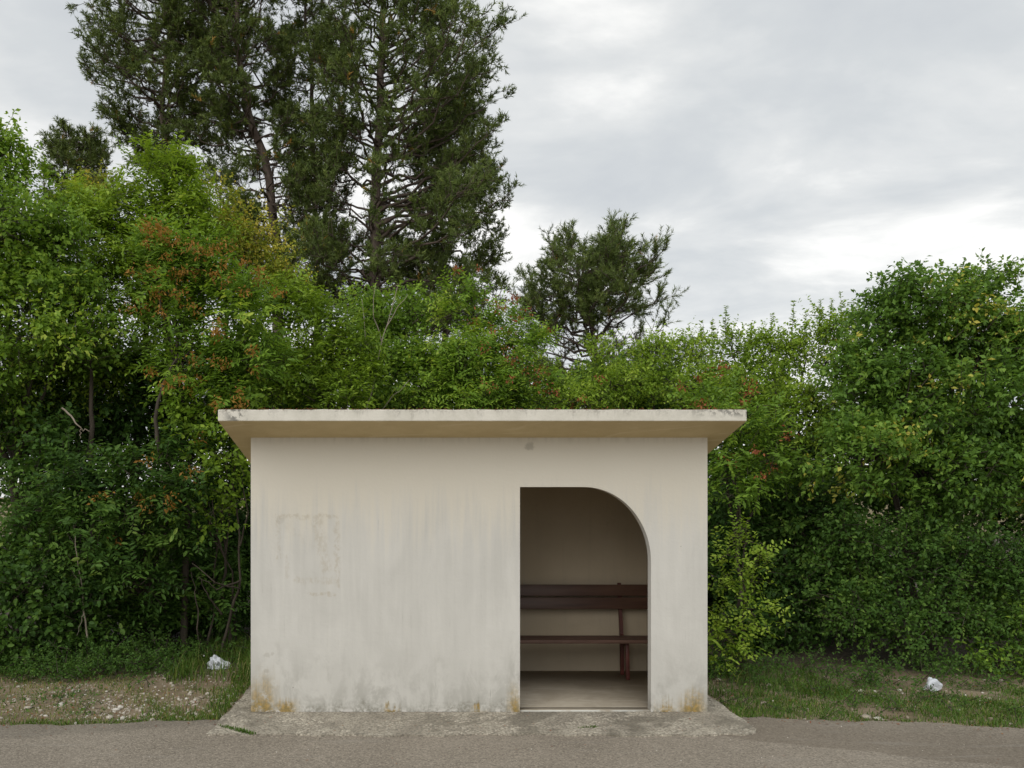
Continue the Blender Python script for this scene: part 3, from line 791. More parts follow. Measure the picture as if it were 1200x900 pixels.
# --- middle row behind the roof
tree('ash_tree', 'mid green tree behind bare grey branches above the shelter roof', 'tree', gxy(450, 12.6),
     [(445, 400, 46, 52, 12.6), (480, 375, 38, 46, 12.8), (460, 450, 56, 44, 12.2), (500, 440, 40, 46, 12.2), (425, 370, 34, 34, 12.8)],
     'green', 31, simple=True, dens=26, trunk_r=.055, base=.5, **ROUND)
tree('pistachio_tree', 'tree with scattered red seeds centred above the shelter roof', 'tree', gxy(560, 12.2),
     [(555, 372, 38, 44, 12.3), (595, 405, 40, 46, 12.2), (540, 430, 56, 44, 11.9), (600, 450, 48, 38, 11.9), (500, 455, 40, 32, 11.7), (570, 465, 70, 30, 11.6)],
     'green', 32, simple=True, dens=26, trunk_r=.05, base=.55, shoots=[(555, 322, 12.2, .4, .04), (545, 335, 12.2, .3, -.04)],
     red=('red', [(560, 350, 25, 25, 4), (595, 385, 35, 30, 9), (600, 420, 40, 30, 9), (600, 455, 30, 20, 4)], 20), **ASH)
tree('broadleaf_shrub', 'small green shrub in front of the small dark pine', 'shrub', gxy(690, 12.4),
     [(695, 425, 34, 30, 12.6), (650, 455, 44, 28, 12.2), (715, 455, 44, 30, 12.2), (665, 475, 60, 22, 11.8)],
     'bright', 33, simple=True, dens=26, trunk_r=.04, base=.4, shoots=[(690, 390, 12.6, .3, .0)], red=('red', [(690, 465, 25, 14, 4), (640, 465, 25, 14, 3)], 20), **SMALL)
tree('broadleaf_shrub', 'light green rounded shrub right of the small dark pine', 'shrub', gxy(785, 12.8),
     [(765, 425, 46, 34, 12.9), (810, 415, 42, 32, 13.0), (740, 460, 44, 28, 12.5), (800, 460, 60, 32, 12.3)],
     'bright', 34, simple=True, dens=27, trunk_r=.045, base=.5, shoots=[(822, 375, 13, .35, .02), (800, 385, 13, .3, -.03)], **SMALL)
tree('broadleaf_shrub', 'green shrub with upright shoots against the pale sky right of centre', 'shrub', gxy(890, 12.0),
     [(858, 415, 42, 34, 12.2), (905, 415, 40, 36, 12.0), (945, 420, 38, 44, 11.8), (980, 400, 30, 40, 11.6), (880, 470, 66, 50, 11.6), (950, 490, 56, 50, 11.3)],
     'bright', 35, simple=True, dens=27, trunk_r=.05, base=.5,
     shoots=[(851, 358, 12.2, .5, .0), (905, 368, 12, .4, .02), (930, 352, 11.9, .5, .03), (944, 365, 11.8, .4, -.02), (962, 350, 11.7, .5, .0), (985, 342, 11.6, .6, -.04), (975, 350, 11.6, .5, .05), (1000, 352, 11.6, .45, .0), (880, 378, 12, .3, .0), (835, 372, 12.4, .35, .0)], **SMALL)
tree('pistachio_tree', 'shrub with red leaf tips behind the right roof corner', 'shrub', gxy(860, 10.2),
     [(835, 470, 34, 26, 10.2), (870, 500, 40, 36, 9.9), (862, 560, 34, 42, 9.7), (905, 545, 36, 40, 9.9)],
     'green', 36, simple=True, dens=26, trunk_r=.035, base=.42, red=('red', [(830, 462, 30, 20, 9), (860, 470, 24, 18, 5), (860, 530, 30, 30, 6), (885, 545, 20, 20, 2)], 22), **ASH)
# --- right thicket
tree('oak_tree', 'large rounded oak with a few yellow leaves at the right edge', 'tree', gxy(1090, 10.2),
     [(1092, 375, 68, 66, 10.2), (1034, 382, 50, 50, 10.4), (1155, 372, 62, 56, 10.2), (1130, 345, 34, 30, 10.3), (1000, 440, 56, 52, 10.2), (1060, 480, 80, 62, 9.8), (1150, 470, 80, 70, 9.8), (1090, 435, 60, 34, 10.5), (1165, 425, 60, 34, 10.5), (1020, 450, 40, 34, 10.6), (1220, 440, 60, 100, 10.0), (1010, 540, 66, 50, 9.6), (1110, 560, 80, 56, 9.5), (1200, 570, 66, 70, 9.5)],
     'oak', 41, simple=True, dens=29, trunk_r=.085, stems=3, trunk_top=at(1098, 600, 10.0), base=.46, shoots=[(1130, 308, 10.3, .3, .02), (1060, 330, 10.3, .3, .0), (1170, 315, 10.2, .3, .0), (1190, 320, 10.2, .3, -.02)], per=9, leaf=.068, asp=.55, twig=(.16, .32), k=6)
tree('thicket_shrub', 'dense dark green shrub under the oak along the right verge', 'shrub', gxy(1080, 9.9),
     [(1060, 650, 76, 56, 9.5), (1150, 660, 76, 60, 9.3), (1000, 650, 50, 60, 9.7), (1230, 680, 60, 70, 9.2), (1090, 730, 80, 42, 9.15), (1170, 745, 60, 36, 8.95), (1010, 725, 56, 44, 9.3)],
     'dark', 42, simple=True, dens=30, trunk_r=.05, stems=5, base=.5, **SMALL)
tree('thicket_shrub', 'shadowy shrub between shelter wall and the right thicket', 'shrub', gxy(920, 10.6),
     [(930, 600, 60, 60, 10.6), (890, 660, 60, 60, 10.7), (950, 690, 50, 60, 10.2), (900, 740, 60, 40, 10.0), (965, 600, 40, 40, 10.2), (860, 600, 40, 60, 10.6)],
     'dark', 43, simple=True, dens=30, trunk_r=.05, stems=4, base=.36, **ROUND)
tree('hornbeam_sapling', 'bright green sapling growing against the right side wall of the shelter', 'sapling', gxy(868, 8.85),
     [(868, 630, 14, 12, 8.9, .12), (852, 650, 20, 9, 8.8, .15), (890, 655, 20, 9, 8.8, .15), (845, 680, 22, 16, 8.8, .2), (880, 685, 22, 14, 8.85, .2), (848, 715, 26, 18, 8.8, .2), (885, 722, 22, 14, 8.8, .2), (846, 750, 28, 20, 8.75, .25), (872, 765, 24, 16, 8.7, .2), (842, 785, 16, 10, 8.6, .15)],
     'bright', 44, dens=36, trunk_r=.014, trunk_top=at(872, 640, 8.9), base=.55, pinnate=True, per=9, leaf=.054, asp=.5, twig=(.16, .34), k=4, up=.12, shoots=[(876, 606, 8.9, .3, .03)])
tree('broadleaf_shrub', 'low shrub at the foot of the right thicket near the white scrap', 'shrub', gxy(1180, 8.75),
     [(1185, 770, 30, 22, 8.6), (1210, 745, 36, 36, 8.7), (1140, 775, 26, 18, 8.65)],
     'green', 45, dens=28, trunk_r=.02, stems=4, **SMALL)

# far side shrubs that close the view behind the thickets
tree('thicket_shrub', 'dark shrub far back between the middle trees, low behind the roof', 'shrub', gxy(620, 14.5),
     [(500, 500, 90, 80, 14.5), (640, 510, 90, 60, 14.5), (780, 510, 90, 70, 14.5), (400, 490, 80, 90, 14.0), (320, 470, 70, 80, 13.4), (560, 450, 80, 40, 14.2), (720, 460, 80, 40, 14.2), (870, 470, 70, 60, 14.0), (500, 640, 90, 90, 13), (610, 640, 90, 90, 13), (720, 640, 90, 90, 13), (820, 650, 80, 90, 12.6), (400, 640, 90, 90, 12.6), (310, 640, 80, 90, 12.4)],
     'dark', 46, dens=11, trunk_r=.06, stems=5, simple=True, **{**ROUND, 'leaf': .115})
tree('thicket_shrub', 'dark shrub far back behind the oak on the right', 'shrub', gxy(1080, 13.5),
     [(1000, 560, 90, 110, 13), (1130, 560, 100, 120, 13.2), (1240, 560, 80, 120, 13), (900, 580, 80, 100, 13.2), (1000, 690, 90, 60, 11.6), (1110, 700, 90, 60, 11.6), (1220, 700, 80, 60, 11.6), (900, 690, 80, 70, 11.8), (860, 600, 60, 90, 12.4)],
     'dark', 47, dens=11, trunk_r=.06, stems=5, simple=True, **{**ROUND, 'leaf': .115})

# bare stems
def bare(name, label, paths, m, base, r=.012):
    root = empty(name, base); tag(root, label, 'dead shrub' if 'shrub' in name else 'branch')
    for k, P in enumerate(paths):
        P = np.asarray(P, float)
        t = np.linspace(0, len(P) - 1, 3 * len(P)); Q = np.stack([np.interp(t, range(len(P)), P[:, i]) for i in range(3)], 1)
        Q[1:-1] += RNG.normal(0, .008, (len(Q) - 2, 3))
        mb = MB(); rr = r * (1 if k == 0 else .6)
        tube(mb, Q, np.linspace(rr, rr * .35, len(Q)), 6)
        mb.build('stem' if k == 0 else 'side_twig', M[m], root, True, tuple(base))
    return root
b0 = ground(268, 760); b0 = np.array([*gxy(268, 9.9), -.01])
bare('dead_branch', 'bare grey forked branches rising above the left half of the roof',
     [[at(420, 560, 11.2), at(430, 480, 11.4), at(440, 440, 11.5), at(452, 385, 11.6), at(466, 335, 11.7)], [at(440, 440, 11.5), at(428, 400, 11.5), at(424, 350, 11.6)], [at(452, 385, 11.6), at(465, 362, 11.5), at(478, 345, 11.5)],
      [at(447, 400, 11.5), at(436, 365, 11.4), at(440, 335, 11.4)], [at(425, 520, 11.3), at(455, 470, 11.1), at(480, 445, 11.0)]], 'pale_twig', np.array([*gxy(420, 11.2), 0.0]), .013)
bare('dead_shrub', 'thin pale bent stem hanging low in the left thicket',
     [[at(103, 752, 8.95), at(97, 705, 8.95), at(92, 660, 8.95), at(86, 615, 9.0)], [at(98, 720, 8.95), at(90, 745, 8.93)], [at(95, 690, 8.95), at(84, 668, 8.9)]], 'pale_twig', ground(103, 785), .011)
bare('dead_shrub', 'brown stems fanning out of the dark beside the left shelter wall',
     [[np.array([*gxy(258, 9.6), 0.]), at(270, 720, 9.5), at(282, 680, 9.4), at(280, 620, 9.4), at(272, 560, 9.4)], [at(282, 680, 9.4), at(255, 690, 9.2), at(232, 676, 9.1)], [at(281, 690, 9.4), at(250, 682, 9.1), at(225, 660, 9.1)],
      [at(281, 640, 9.4), at(290, 600, 9.3), at(283, 560, 9.3)], [at(260, 720, 9.4), at(245, 700, 9.2), at(236, 680, 9.1)]], 'bark', np.array([*gxy(258, 9.6), 0.]), .02)
bare('dead_shrub', 'slender upright stem left of the plastic bag', [[ground(234, 770), at(232, 740, 9.3), at(229, 700, 9.3), at(224, 670, 9.35)]], 'bark', ground(234, 770), .011)
bare('dead_branch', 'short pale hooked dead branch in the left thicket',
     [[at(72, 478, 8.95), at(85, 490, 8.95), at(95, 503, 8.95), at(105, 505, 9.0)], [at(95, 503, 8.95), at(94, 514, 8.95)]], 'pale_twig', at(105, 505, 9.0), .012)
bare('bare_trunk', 'thick curved brown stem in the left thicket beside the roof corner',
     [[at(192, 545, 9.25), at(184, 520, 9.2), at(183, 480, 9.2), at(192, 445, 9.25), at(208, 420, 9.4)]], 'bark', at(192, 545, 9.25), .032)
bare('bare_trunk', 'upright grey trunk showing through the left thicket',
     [[np.array([*gxy(112, 10.6), 0.]), at(108, 560, 10.0), at(107, 500, 9.9), at(108, 440, 9.9), at(105, 390, 10.0)]], 'bark', np.array([*gxy(112, 10.6), 0.]), .045)

# ------------------------------------------------------------------ pines
def pine(label, trunk_px, D, prof, seed, nb=70, trunk_r=.16, ytop=-150, ybot=250, needles=18, gap=None, tuft=.115, azbias=1.0, wid=.0112, sub=8):
    rng = np.random.default_rng(seed)
    s = D / FPX
    TP = np.array([at(px, py, D) for px, py in trunk_px])
    base = np.array([TP[0][0], TP[0][1], -.02]); TP = np.concatenate([[base], TP])
    root = empty('pine_tree', base); tag(root, label, 'pine tree', 'tall pines behind the shrubs')
    tr, br, nd = MB(), MB(), MB()
    zs = TP[:, 2]
    q = np.linspace(zs[0], zs[-1], 26)
    line = np.stack([np.interp(q, zs, TP[:, 0]), np.interp(q, zs, TP[:, 1]), q], 1)
    line[1:-1, :2] += rng.normal(0, .035, (24, 2))
    tube(tr, line, trunk_r * (1 - .86 * np.linspace(0, 1, 26) ** 1.3), 10)
    zt, zb = CAM_H - (ytop - HY) * s, CAM_H - (ybot - HY) * s
    pys = np.array([p[0] for p in prof], float)
    A0, A1, R0, R1, TB, TD, TC = [], [], [], [], [], [], []
    nb = int(nb * 1.45)
    for b in range(nb):
        u = (b + rng.random()) / nb
        z = zb + (zt - zb) * u
        py = HY - (z - CAM_H) / s
        az = rng.random() * 6.283
        cx = math.cos(az)
        hw = np.interp(py, pys, [p[2] if cx > 0 else p[1] for p in prof]) * s
        hwo = np.interp(py, pys, [.5 * (p[1] + p[2]) for p in prof]) * s
        reach = (abs(cx) * hw + (1 - abs(cx)) * hwo) * rng.uniform(.72, 1.06)
        if reach < .15: continue
        st = np.array([np.interp(z, line[:, 2], line[:, 0]), np.interp(z, line[:, 2], line[:, 1]), z])
        d = np.array([cx, math.sin(az), 0.])
        rise = reach * rng.uniform(.05, .42) * (1 if u > .25 else .4)
        start = st - np.array([0, 0, reach * .18])
        start[2] = max(start[2], .5)
        end = st + d * reach + np.array([0, 0, rise])
        P = bez(start, end, st + d * reach * .55 + np.array([0, 0, -reach * .06]), 9, .04 + .015 * reach, rng)
        r0 = min(trunk_r * .42, .012 + .013 * reach)
        tube(br, P, np.linspace(r0, .008, 9), 5)
        ns = int(sub + reach * 3.4)
        for k in range(ns):
            v = rng.uniform(.34, 1.0) ** .85
            f = v * 8; i = min(7, int(f)); pt = P[i] + (P[i + 1] - P[i]) * (f - i)
            T = unit(P[i + 1] - P[i])
            ln = rng.uniform(.35, .95) * (1.2 - .5 * v) * min(1.0, .5 + reach * .25)
            dd = unit(T * .55 + rng.normal(0, .55, 3) + np.array([0, 0, .35]))
            e2 = pt + dd * ln; A0.append(pt); A1.append(e2); R0.append(.008); R1.append(.004)
            ppx = VX + e2[0] / (e2[1] + CAM_D) * FPX; ppy = HY - (e2[2] - CAM_H) / (e2[1] + CAM_D) * FPX
            thin = gap is not None and any(((ppx - g[0]) / g[2]) ** 2 + ((ppy - g[1]) / g[3]) ** 2 < 1 for g in gap)
            if thin and rng.random() < .85: continue
            nt = rng.integers(4, 8)
            for _ in range(nt):
                w_ = rng.uniform(.35, 1.0); b0 = pt + (e2 - pt) * w_
                d2 = unit(dd * .7 + rng.normal(0, .5, 3) + np.array([0, 0, .45])); l2 = rng.uniform(.16, .34)
                TB.append(b0); TD.append(d2 * l2)
                A0.append(b0); A1.append(b0 + d2 * l2); R0.append(.004); R1.append(.002)
    # leader
    for k in range(10):
        TB.append(line[-1] - np.array([0, 0, .15 * k * .6])); TD.append(np.array([rng.normal(0, .1), rng.normal(0, .1), .3]))
    sticks(br, np.array(A0), np.array(A1), np.array(R0), np.array(R1))
    TB = np.array(TB); TD = np.array(TD); n = len(TB)
    u = rng.uniform(.15, 1.0, (n, needles)); ll = np.linalg.norm(TD, axis=1)
    B = TB[:, None] + TD[:, None] * u[..., None]
    T = np.repeat(unit(TD)[:, None], needles, 1)
    rnd = rng.normal(0, 1, (n, needles, 3)); rad = unit(rnd - T * (rnd * T).sum(-1, keepdims=True))
    Dn = unit(T * rng.uniform(.45, 1.1, (n, needles, 1)) + rad * .75)
    Ln = tuft * rng.uniform(.7, 1.25, (n, needles, 1))
    W = unit(np.cross(Dn, rng.normal(0, 1, Dn.shape))) * wid
    V = np.stack([B - W, B + W, B + Dn * Ln], 2).reshape(-1, 3)
    F = np.arange(n * needles * 3).reshape(-1, 3)
    tt = np.clip(.45 + rng.normal(0, .17, n), 0, .88); tt[rng.random(n) < .009] = .97
    nd.add(V, F, np.repeat(tt, needles * 3))
    o3 = tuple(base)
    tr.build('trunk', M['pinebark'], root, True, o3)
    tag(br.build('branches', M['pinebark'], root, True, o3), kind='stuff')
    tag(nd.build('crown', M['needle'], root, False, o3), kind='stuff')
    return n * needles

PT = 0
PT += pine('leftmost tall pine, its crown leaning out over the sky at upper left', [(196, 330), (193, 200), (190, 120), (195, 60), (205, 0), (210, -120)], 24.5,
     [(-140, 25, 30), (-60, 62, 70), (0, 90, 90), (40, 112, 100), (95, 108, 95), (140, 66, 85), (175, 40, 60), (220, 20, 30)], 61, nb=84, ytop=-140, ybot=205)
PT += pine('tall pine with a leaning forked trunk left of centre', [(326, 330), (321, 270), (320, 225), (308, 180), (290, 130), (278, 60), (275, 0), (272, -140)], 23.5,
     [(-160, 25, 25), (-60, 70, 60), (0, 80, 75), (60, 85, 80), (130, 85, 75), (200, 66, 66), (260, 62, 76), (310, 60, 80), (360, 60, 70)], 62, nb=104, ytop=-160, ybot=345, trunk_r=.2, gap=[(318, 240, 12, 60)])
PT += pine('straight-trunked tall pine nearest the centre with the broadest crown', [(440, 360), (438, 300), (440, 220), (443, 150), (448, 80), (450, 0), (452, -180)], 23.0,
     [(-190, 15, 18), (-90, 60, 48), (0, 88, 72), (50, 90, 100), (100, 92, 152), (190, 86, 160), (250, 72, 162), (295, 90, 172), (335, 100, 150), (385, 95, 130)], 63, nb=134, ytop=-190, ybot=378, trunk_r=.21, gap=[(402, 240, 32, 42)], sub=9)
PT += pine('dark pine half hidden behind the broadest pine, low at its right', [(520, 420), (522, 330), (518, 250), (515, 170), (512, 120)], 26,
     [(110, 10, 12), (150, 40, 45), (220, 60, 66), (290, 72, 74), (340, 70, 66), (380, 60, 50)], 67, nb=50, ytop=115, ybot=385, trunk_r=.14)
PT += pine('slender thin-crowned pine seen between the two broad pines', [(372, 330), (368, 200), (364, 120), (360, 40), (352, -90)], 26,
     [(-110, 15, 15), (-30, 40, 36), (40, 52, 46), (110, 55, 45), (170, 45, 40), (230, 48, 40), (300, 58, 50), (340, 55, 50)], 64, nb=56, ytop=-110, ybot=325, trunk_r=.14, gap=[(365, 120, 34, 50)])
PT += pine('small dark pine standing alone against the sky right of the tall pines', [(706, 500), (702, 450), (694, 400), (688, 355), (684, 315), (682, 300)], 19.5,
     [(288, 14, 20), (312, 44, 66), (338, 72, 92), (372, 92, 88), (406, 100, 80), (440, 98, 80), (465, 80, 70)], 65, nb=46, ytop=296, ybot=465, needles=26, wid=.0075, trunk_r=.09, tuft=.10, gap=[(690, 410, 55, 30), (745, 405, 36, 28)])
PT += pine('distant pine showing only its top behind the left tree', [(92, 330), (90, 240), (88, 190), (88, 160)], 27,
     [(152, 8, 10), (170, 26, 26), (200, 34, 34), (240, 40, 40)], 66, nb=26, ytop=158, ybot=250, trunk_r=.08)
print('needles', PT)

# ------------------------------------------------------------------ verge: gravel, grass, weeds, litter
def rocks(mb, rng, P, R, tint):
    ico = []
    ph = (1 + 5 ** .5) / 2
    for a_, b_ in ((1, ph),):
        for s1 in (-1, 1):
            for s2 in (-1, 1): ico += [(0, s1 * a_, s2 * b_), (s1 * a_, s2 * b_, 0), (s2 * b_, 0, s1 * a_)]
    ico = np.array(ico, float); ico /= np.linalg.norm(ico[0])
    bm = bmesh.new(); vs = [bm.verts.new(v) for v in ico]; bmesh.ops.convex_hull(bm, input=vs)
    bm.verts.index_update(); F = np.array([[v.index for v in f.verts] for f in bm.faces]); V0 = np.array([v.co[:] for v in bm.verts]); bm.free()
    n = len(P)
    V = V0[None] * rng.uniform(.6, 1.3, (n, 12, 1)) * rng.uniform(.6, 1.3, (n, 1, 3)) * R[:, None, None]
    V[..., 2] *= .65
    V += P[:, None]
    mb.add(V.reshape(-1, 3), (np.arange(n)[:, None, None] * 12 + F[None]).reshape(-1, 3), np.repeat(tint, 12))

rng = np.random.default_rng(77)
def scatter(n, x0, x1, y0, y1): return np.stack([rng.uniform(x0, x1, n), rng.uniform(y0, y1, n), np.zeros(n)], 1)
def vnoise(P, sc, seed):
    return (np.sin(P[:, 0] * sc + seed) * np.sin(P[:, 1] * sc * 1.3 + seed * 2.1) + np.sin(P[:, 0] * sc * 2.3 + P[:, 1] * sc * 1.7 + seed * .7) * .6) * .6

gv = MB()
P = scatter(16000, -6, -1.72, -.6, 2.2); P = P[P[:, 1] > edge_y(P[:, 0]) - .02]
pk = np.clip(.30 + .55 * np.exp(-((P[:, 0] + 2.35) / .55) ** 2 - ((P[:, 1] - .25) / .45) ** 2) + .25 * vnoise(P, 2.1, 3) - .16 * np.maximum(P[:, 1] - .5, 0), .02, 1)
P = P[rng.random(len(P)) < pk]
R = np.clip(rng.lognormal(-4.8, .55, len(P)), .004, .038); P[:, 2] = -.012 + R * .18
rocks(gv, rng, P, R, np.clip(rng.normal(.6, .30, len(P)), 0, 1))
P = scatter(2600, 2.6, 6.5, -.7, 1.7); P = P[P[:, 1] > edge_y(P[:, 0]) - .02]
pk = np.clip(.12 + .35 * np.exp(-((P[:, 1] - 1.0 + .25 * (P[:, 0] - 3)) / .3) ** 2) + .18 * vnoise(P, 2.6, 8), .01, 1)
P = P[rng.random(len(P)) < pk]
R = np.clip(rng.lognormal(-4.6, .55, len(P)), .005, .045); P[:, 2] = -.012 + R * .2
rocks(gv, rng, P, R, np.clip(rng.normal(.55, .28, len(P)), 0, 1))
# loose chippings on the asphalt
P = scatter(420, -4, 5.5, -2.6, -.2); R = rng.uniform(.002, .006, len(P)); P[:, 2] = R * .3
k = P[:, 1] < edge_y(P[:, 0]); rocks(gv, rng, P[k], R[k], np.clip(rng.normal(.6, .25, k.sum()), 0, 1))
tag(gv.build('gravel', M['stone']), 'pale limestone gravel scattered over the verge', 'gravel', kind='stuff')

def blades(mb, rng, P, H, Wd, tint, lean=.45):
    n = len(P); a_ = rng.random(n) * 6.283
    d = np.stack([np.cos(a_), np.sin(a_), np.zeros(n)], 1); s = np.stack([-np.sin(a_), np.cos(a_), np.zeros(n)], 1)
    b_ = rng.uniform(.1, 1, n)[:, None] * lean * H[:, None]; up = np.array([0, 0, 1.]) * H[:, None]; W = s * Wd[:, None]
    V = np.stack([P - W, P + W, P + up * .55 + d * b_ * .35 + W * .75, P + up * .55 + d * b_ * .35 - W * .75, P + up * rng.uniform(.75, 1, n)[:, None] + d * b_], 1)
    mb.add(V.reshape(-1, 3), (np.arange(n)[:, None] * 5 + np.array([[0, 1, 2, 3]])).reshape(-1, 4), np.repeat(tint, 5))
    # tips re-use the same vertices
    mb.f.append((np.arange(n)[:, None] * 5 + np.array([[3, 2, 4]])).astype(np.int32) + mb.nv - len(V.reshape(-1, 3))); mb.mi.append(np.zeros(n, np.int32))

gr = MB()
def grass(n, x0, x1, y0, y1, pfun, hm, tm):
    P = scatter(n, x0, x1, y0, y1); P = P[P[:, 1] > edge_y(P[:, 0]) - .015]
    inside = (P[:, 0] > -1.72) & (P[:, 0] < 2.62) & (P[:, 1] > -.7); P = P[~inside]
    P = P[rng.random(len(P)) < np.clip(pfun(P), 0, 1)]
    P = P[~((np.abs(P[:, 0] - ground(260, 782)[0]) < .26) & (P[:, 1] > .95) & (P[:, 1] < 2.2) & (rng.random(len(P)) < .85))]
    P[:, 2] = -.012
    H = np.clip(rng.lognormal(math.log(hm), .45, len(P)), .01, .30)
    blades(gr, rng, P, H, rng.uniform(.0016, .0042, len(P)), np.clip(rng.normal(tm, .24, len(P)), 0, 1), 1.1)
# right: continuous short grass; left: a strip by the asphalt, tufts by the wall, sparse elsewhere
grass(60000, 2.6, 6.6, -.8, 1.3, lambda P: .60 + .65 * vnoise(P, 3.1, 2) - .9 * np.clip(P[:, 1] - .45, 0, 1), .027, .5)
grass(24000, -5.2, -1.7, -.6, .25, lambda P: .72 * np.exp(-((P[:, 1] - edge_y(P[:, 0]) - .05) / .13) ** 2) * (.35 + .9 * vnoise(P, 2.4, 1)) + .04, .020, .62)
BAG = ground(256, 782)
grass(22000, -2.5, -1.7, -.3, 3.0, lambda P: .60 * np.exp(-((P[:, 0] + 1.76) / .17) ** 2) + .05 + .25 * vnoise(P, 4, 4), .040, .55)
grass(22000, -5.5, -1.7, .2, 2.6, lambda P: .08 + .35 * vnoise(P, 2.8, 5) + .2 * np.clip(P[:, 1] - .8, 0, 1), .034, .72)
grass(15000, -5.2, -1.7, -.3, 1.35, lambda P: .30 + .5 * vnoise(P, 3.7, 11), .020, .88)
grass(9000, -5.2, -1.7, -.4, .1, lambda P: np.exp(-((P[:, 1] - edge_y(P[:, 0]) - .05) / .09) ** 2) * (.4 + .7 * vnoise(P, 2.0, 7)), .026, .45)
grass(9000, -2.6, -1.7, 1.2, 3.2, lambda P: .55 + .3 * vnoise(P, 3, 5), .13, .55)
grass(6000, 2.6, 4.0, .6, 1.9, lambda P: .45 + .4 * vnoise(P, 3, 6), .065, .4)
tag(gr.build('grass', M['grass']), 'short patchy grass along both verges', 'grass', kind='stuff')

# leafy weeds (ground cover)
wd, ws = MB(), MB()
def weeds(n, x0, x1, y0, y1, pfun, h, leaf, k=5, per=6, tint=.45):
    P = scatter(n, x0, x1, y0, y1); P = P[P[:, 1] > edge_y(P[:, 0]) + .03]; P = P[(P[:, 0] < -1.74) | (P[:, 0] > 2.64)]
    P = P[rng.random(len(P)) < np.clip(pfun(P), 0, 1)]
    P = P[~((np.abs(P[:, 0] - ground(260, 782)[0]) < .30) & (P[:, 1] < 2.2))]
    P[:, 2] = rng.random(len(P)) * h
    O = unit(rng.normal(0, .5, P.shape) + np.array([0, -.4, .6]))
    foliage(wd, ws, rng, P, O, twig=(.05, .16), k=k, per=per, leaf=leaf * 1.1, asp=.55, up=.3, base=tint, simple=True)
weeds(1900, -5.2, -1.75, 1.0, 2.6, lambda P: .9 * (P[:, 1] > 1.30 + .35 * vnoise(P, 2.2, 9) + .25 * vnoise(P, 5.1, 4) + .6 * np.clip(P[:, 0] + 2.7, 0, 1)) * (.5 + .6 * vnoise(P, 3.3, 1)), .13, .028)
weeds(420, -5.2, -2.6, 1.5, 2.4, lambda P: .55 + .5 * vnoise(P, 2.5, 2), .26, .034)
weeds(900, 2.65, 6.5, -.4, 1.2, lambda P: .25 + .4 * vnoise(P, 2.7, 3), .03, .024)
weeds(800, 2.65, 6.5, 1.0, 2.0, lambda P: .3 + .6 * vnoise(P, 2.3, 7), .16, .030)
weeds(420, -5, -1.75, -.2, 1.4, lambda P: .16 + .45 * vnoise(P, 3, 12), .025, .024)
tag(wd.build('weeds', M['dark']), 'low leafy weeds at the foot of the thickets', 'weeds', kind='stuff')
tag(ws.build('weed_stalks', M['bark']), 'thin stalks of the low verge weeds', 'weeds', kind='stuff')

# weeds in the apron joint
jt = MB()
def tuftline(p0, p1, n, sp, h):
    t_ = rng.random(n)[:, None]; P = np.asarray(p0) + (np.asarray(p1) - np.asarray(p0)) * t_ + np.stack([rng.normal(0, sp, n), rng.normal(0, sp * .5, n), np.zeros(n)], 1)
    P[:, 2] = .014; blades(jt, rng, P, rng.uniform(.3, 1, n) * h, rng.uniform(.0016, .004, n), np.clip(rng.normal(.4, .15, n), 0, 1), 1.3)
tuftline(ground(262, 853), ground(292, 862), 170, .018, .032)
tuftline(ground(278, 858), ground(297, 863), 120, .015, .032)
tuftline(ground(680, 855), ground(698, 854), 70, .02, .022)
tag(jt.build('joint_grass', M['grass']), 'little tufts of grass growing in the concrete apron', 'grass', kind='stuff')

# fallen leaves, dry stalks
fa = MB()
def litter(n, x0, x1, y0, y1, z, sz=(.008, .022), y_edge=False):
    P = scatter(n, x0, x1, y0, y1)
    if y_edge: P[:, 1] = edge_y(P[:, 0]) - np.abs(rng.normal(0, .10, n))
    P[:, 2] = z
    D_ = rng.normal(0, 1, P.shape); D_[:, 2] *= .1
    N_ = rng.normal(0, .25, P.shape) + np.array([0, 0, 1.])
    L_ = rng.uniform(*sz, n); leaves(fa, P, D_, N_, L_, L_ * rng.uniform(.15, .5, n), np.clip(rng.normal(.5, .25, n), 0, 1), True, .1, -.05)
litter(130, -4, 5.5, -2.2, -.2, .005)
litter(260, -4, 5.5, 0, 0, .005, (.010, .035), True)
litter(900, -5, -1.75, -.25, 1.7, .004, (.012, .038))
litter(350, 2.65, 6, .3, 1.5, .004, (.012, .038))
litter(150, -1.6, 2.5, -.62, -.02, .019)
litter(120, X0 + .2, X1 - .2, 1.1, 1.6, .026)
litter(22, X0 + .4, X1 - .2, .2, 1.1, .026)
P_ = scatter(420, RX0 + .02, RX1 - .02, RY0 + .002, RY0 + .03); P_[:, 2] = soffit(P_[:, 1]) + RT + .006
leaves(fa, P_, rng.normal(0, 1, P_.shape) * np.array([1, 1, .25]), rng.normal(0, .3, P_.shape) + np.array([0, 0, 1.]), rng.uniform(.012, .032, len(P_)), .008, np.clip(rng.normal(.4, .25, len(P_)), 0, 1), True)
tag(fa.build('fallen_leaves', M['red']), 'small dry reddish leaves littered on road, apron, bench floor and roof edge', 'leaves', kind='stuff')

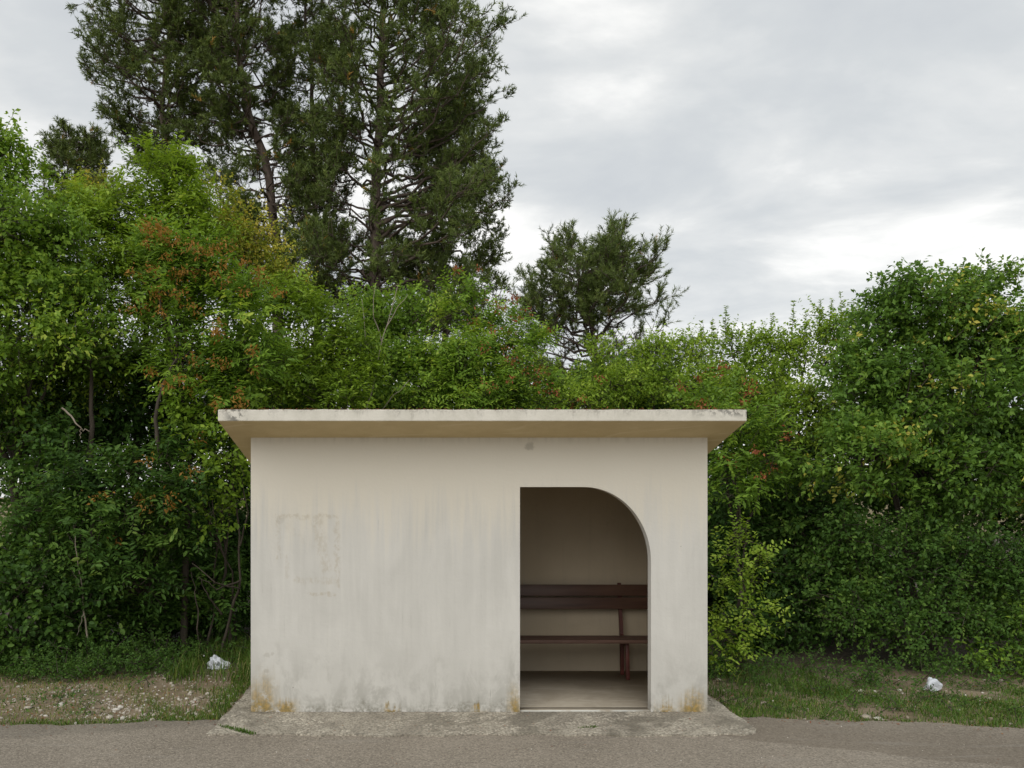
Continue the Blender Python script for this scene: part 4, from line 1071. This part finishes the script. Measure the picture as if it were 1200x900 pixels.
# crumpled white litter
def crumple(name, label, cat, loc, size, seed, tail, freq=5.5):
    rng = np.random.default_rng(seed)
    bm = bmesh.new(); bmesh.ops.create_icosphere(bm, subdivisions=4, radius=1.0)
    ridg = unit(rng.normal(0, 1, (26, 3))); amp = rng.uniform(.05, .17, 26)
    for v in bm.verts:
        d = np.array(v.co[:]); d /= np.linalg.norm(d)
        f = 1.0
        for q, a_ in zip(ridg, amp): f += a_ * (abs(math.sin(freq * float(d @ q) + a_ * 60)) - .5)
        p = d * f * np.array(size)
        k = max(0.0, d[0] - .45) * tail
        p[0] += k; p[2] *= (1 - .45 * min(1, k / max(tail, .001) * 2.2)) if tail else 1
        p[2] = max(p[2] * (1 + .25 * (d[0] < 0.1)), -size[2] * .28) + size[2] * .28
        v.co = p
    me = bpy.data.meshes.new(name); bm.to_mesh(me); bm.free(); me.materials.append(M['plastic'])
    o = bpy.data.objects.new(name, me); col.objects.link(o); o.location = [float(q) for q in loc]
    return tag(o, label, cat)
crumple('plastic_bag', 'crumpled white plastic bag lying on the verge left of the shelter', 'plastic bag', ground(254, 782) + np.array([0, 0, -.005]), (.066, .06, .066), 3, .12)
o = crumple('paper_scrap', 'small crumpled white scrap lying on the grass right of the shelter', 'litter', ground(1094, 808) + np.array([0, 0, .015]), (.058, .045, .048), 9, .02, 2.6)
o.rotation_euler = (.1, -.25, .3)

# tiny white flowers in the shade
fw = MB()
for px, py in ((172, 753), (178, 754), (210, 763), (213, 765), (217, 764), (239, 768), (237, 766), (176, 766)):
    c = ground(px, py + 8); c[2] = .07
    for k in range(5):
        th = k * 1.2566 + rng.random()
        leaves(fw, c[None], np.array([[math.cos(th), math.sin(th) * .5, .35 + math.sin(th) * .6]]), np.array([[0, -.8, .6]]), .011, .010, np.array([.5]), True)
tag(fw.build('white_flowers', M['flower']), 'tiny white flowers in the shaded grass by the plastic bag', 'flowers', kind='stuff')

tris = sum(len(o.data.loop_triangles) or sum(len(p.vertices) - 2 for p in o.data.polygons) for o in scene.objects if o.type == 'MESH' and len(o.data.polygons) < 20000)
big_ = sum(int(len(o.data.loops) - 2 * len(o.data.polygons)) for o in scene.objects if o.type == 'MESH')
print('TRIS', big_)
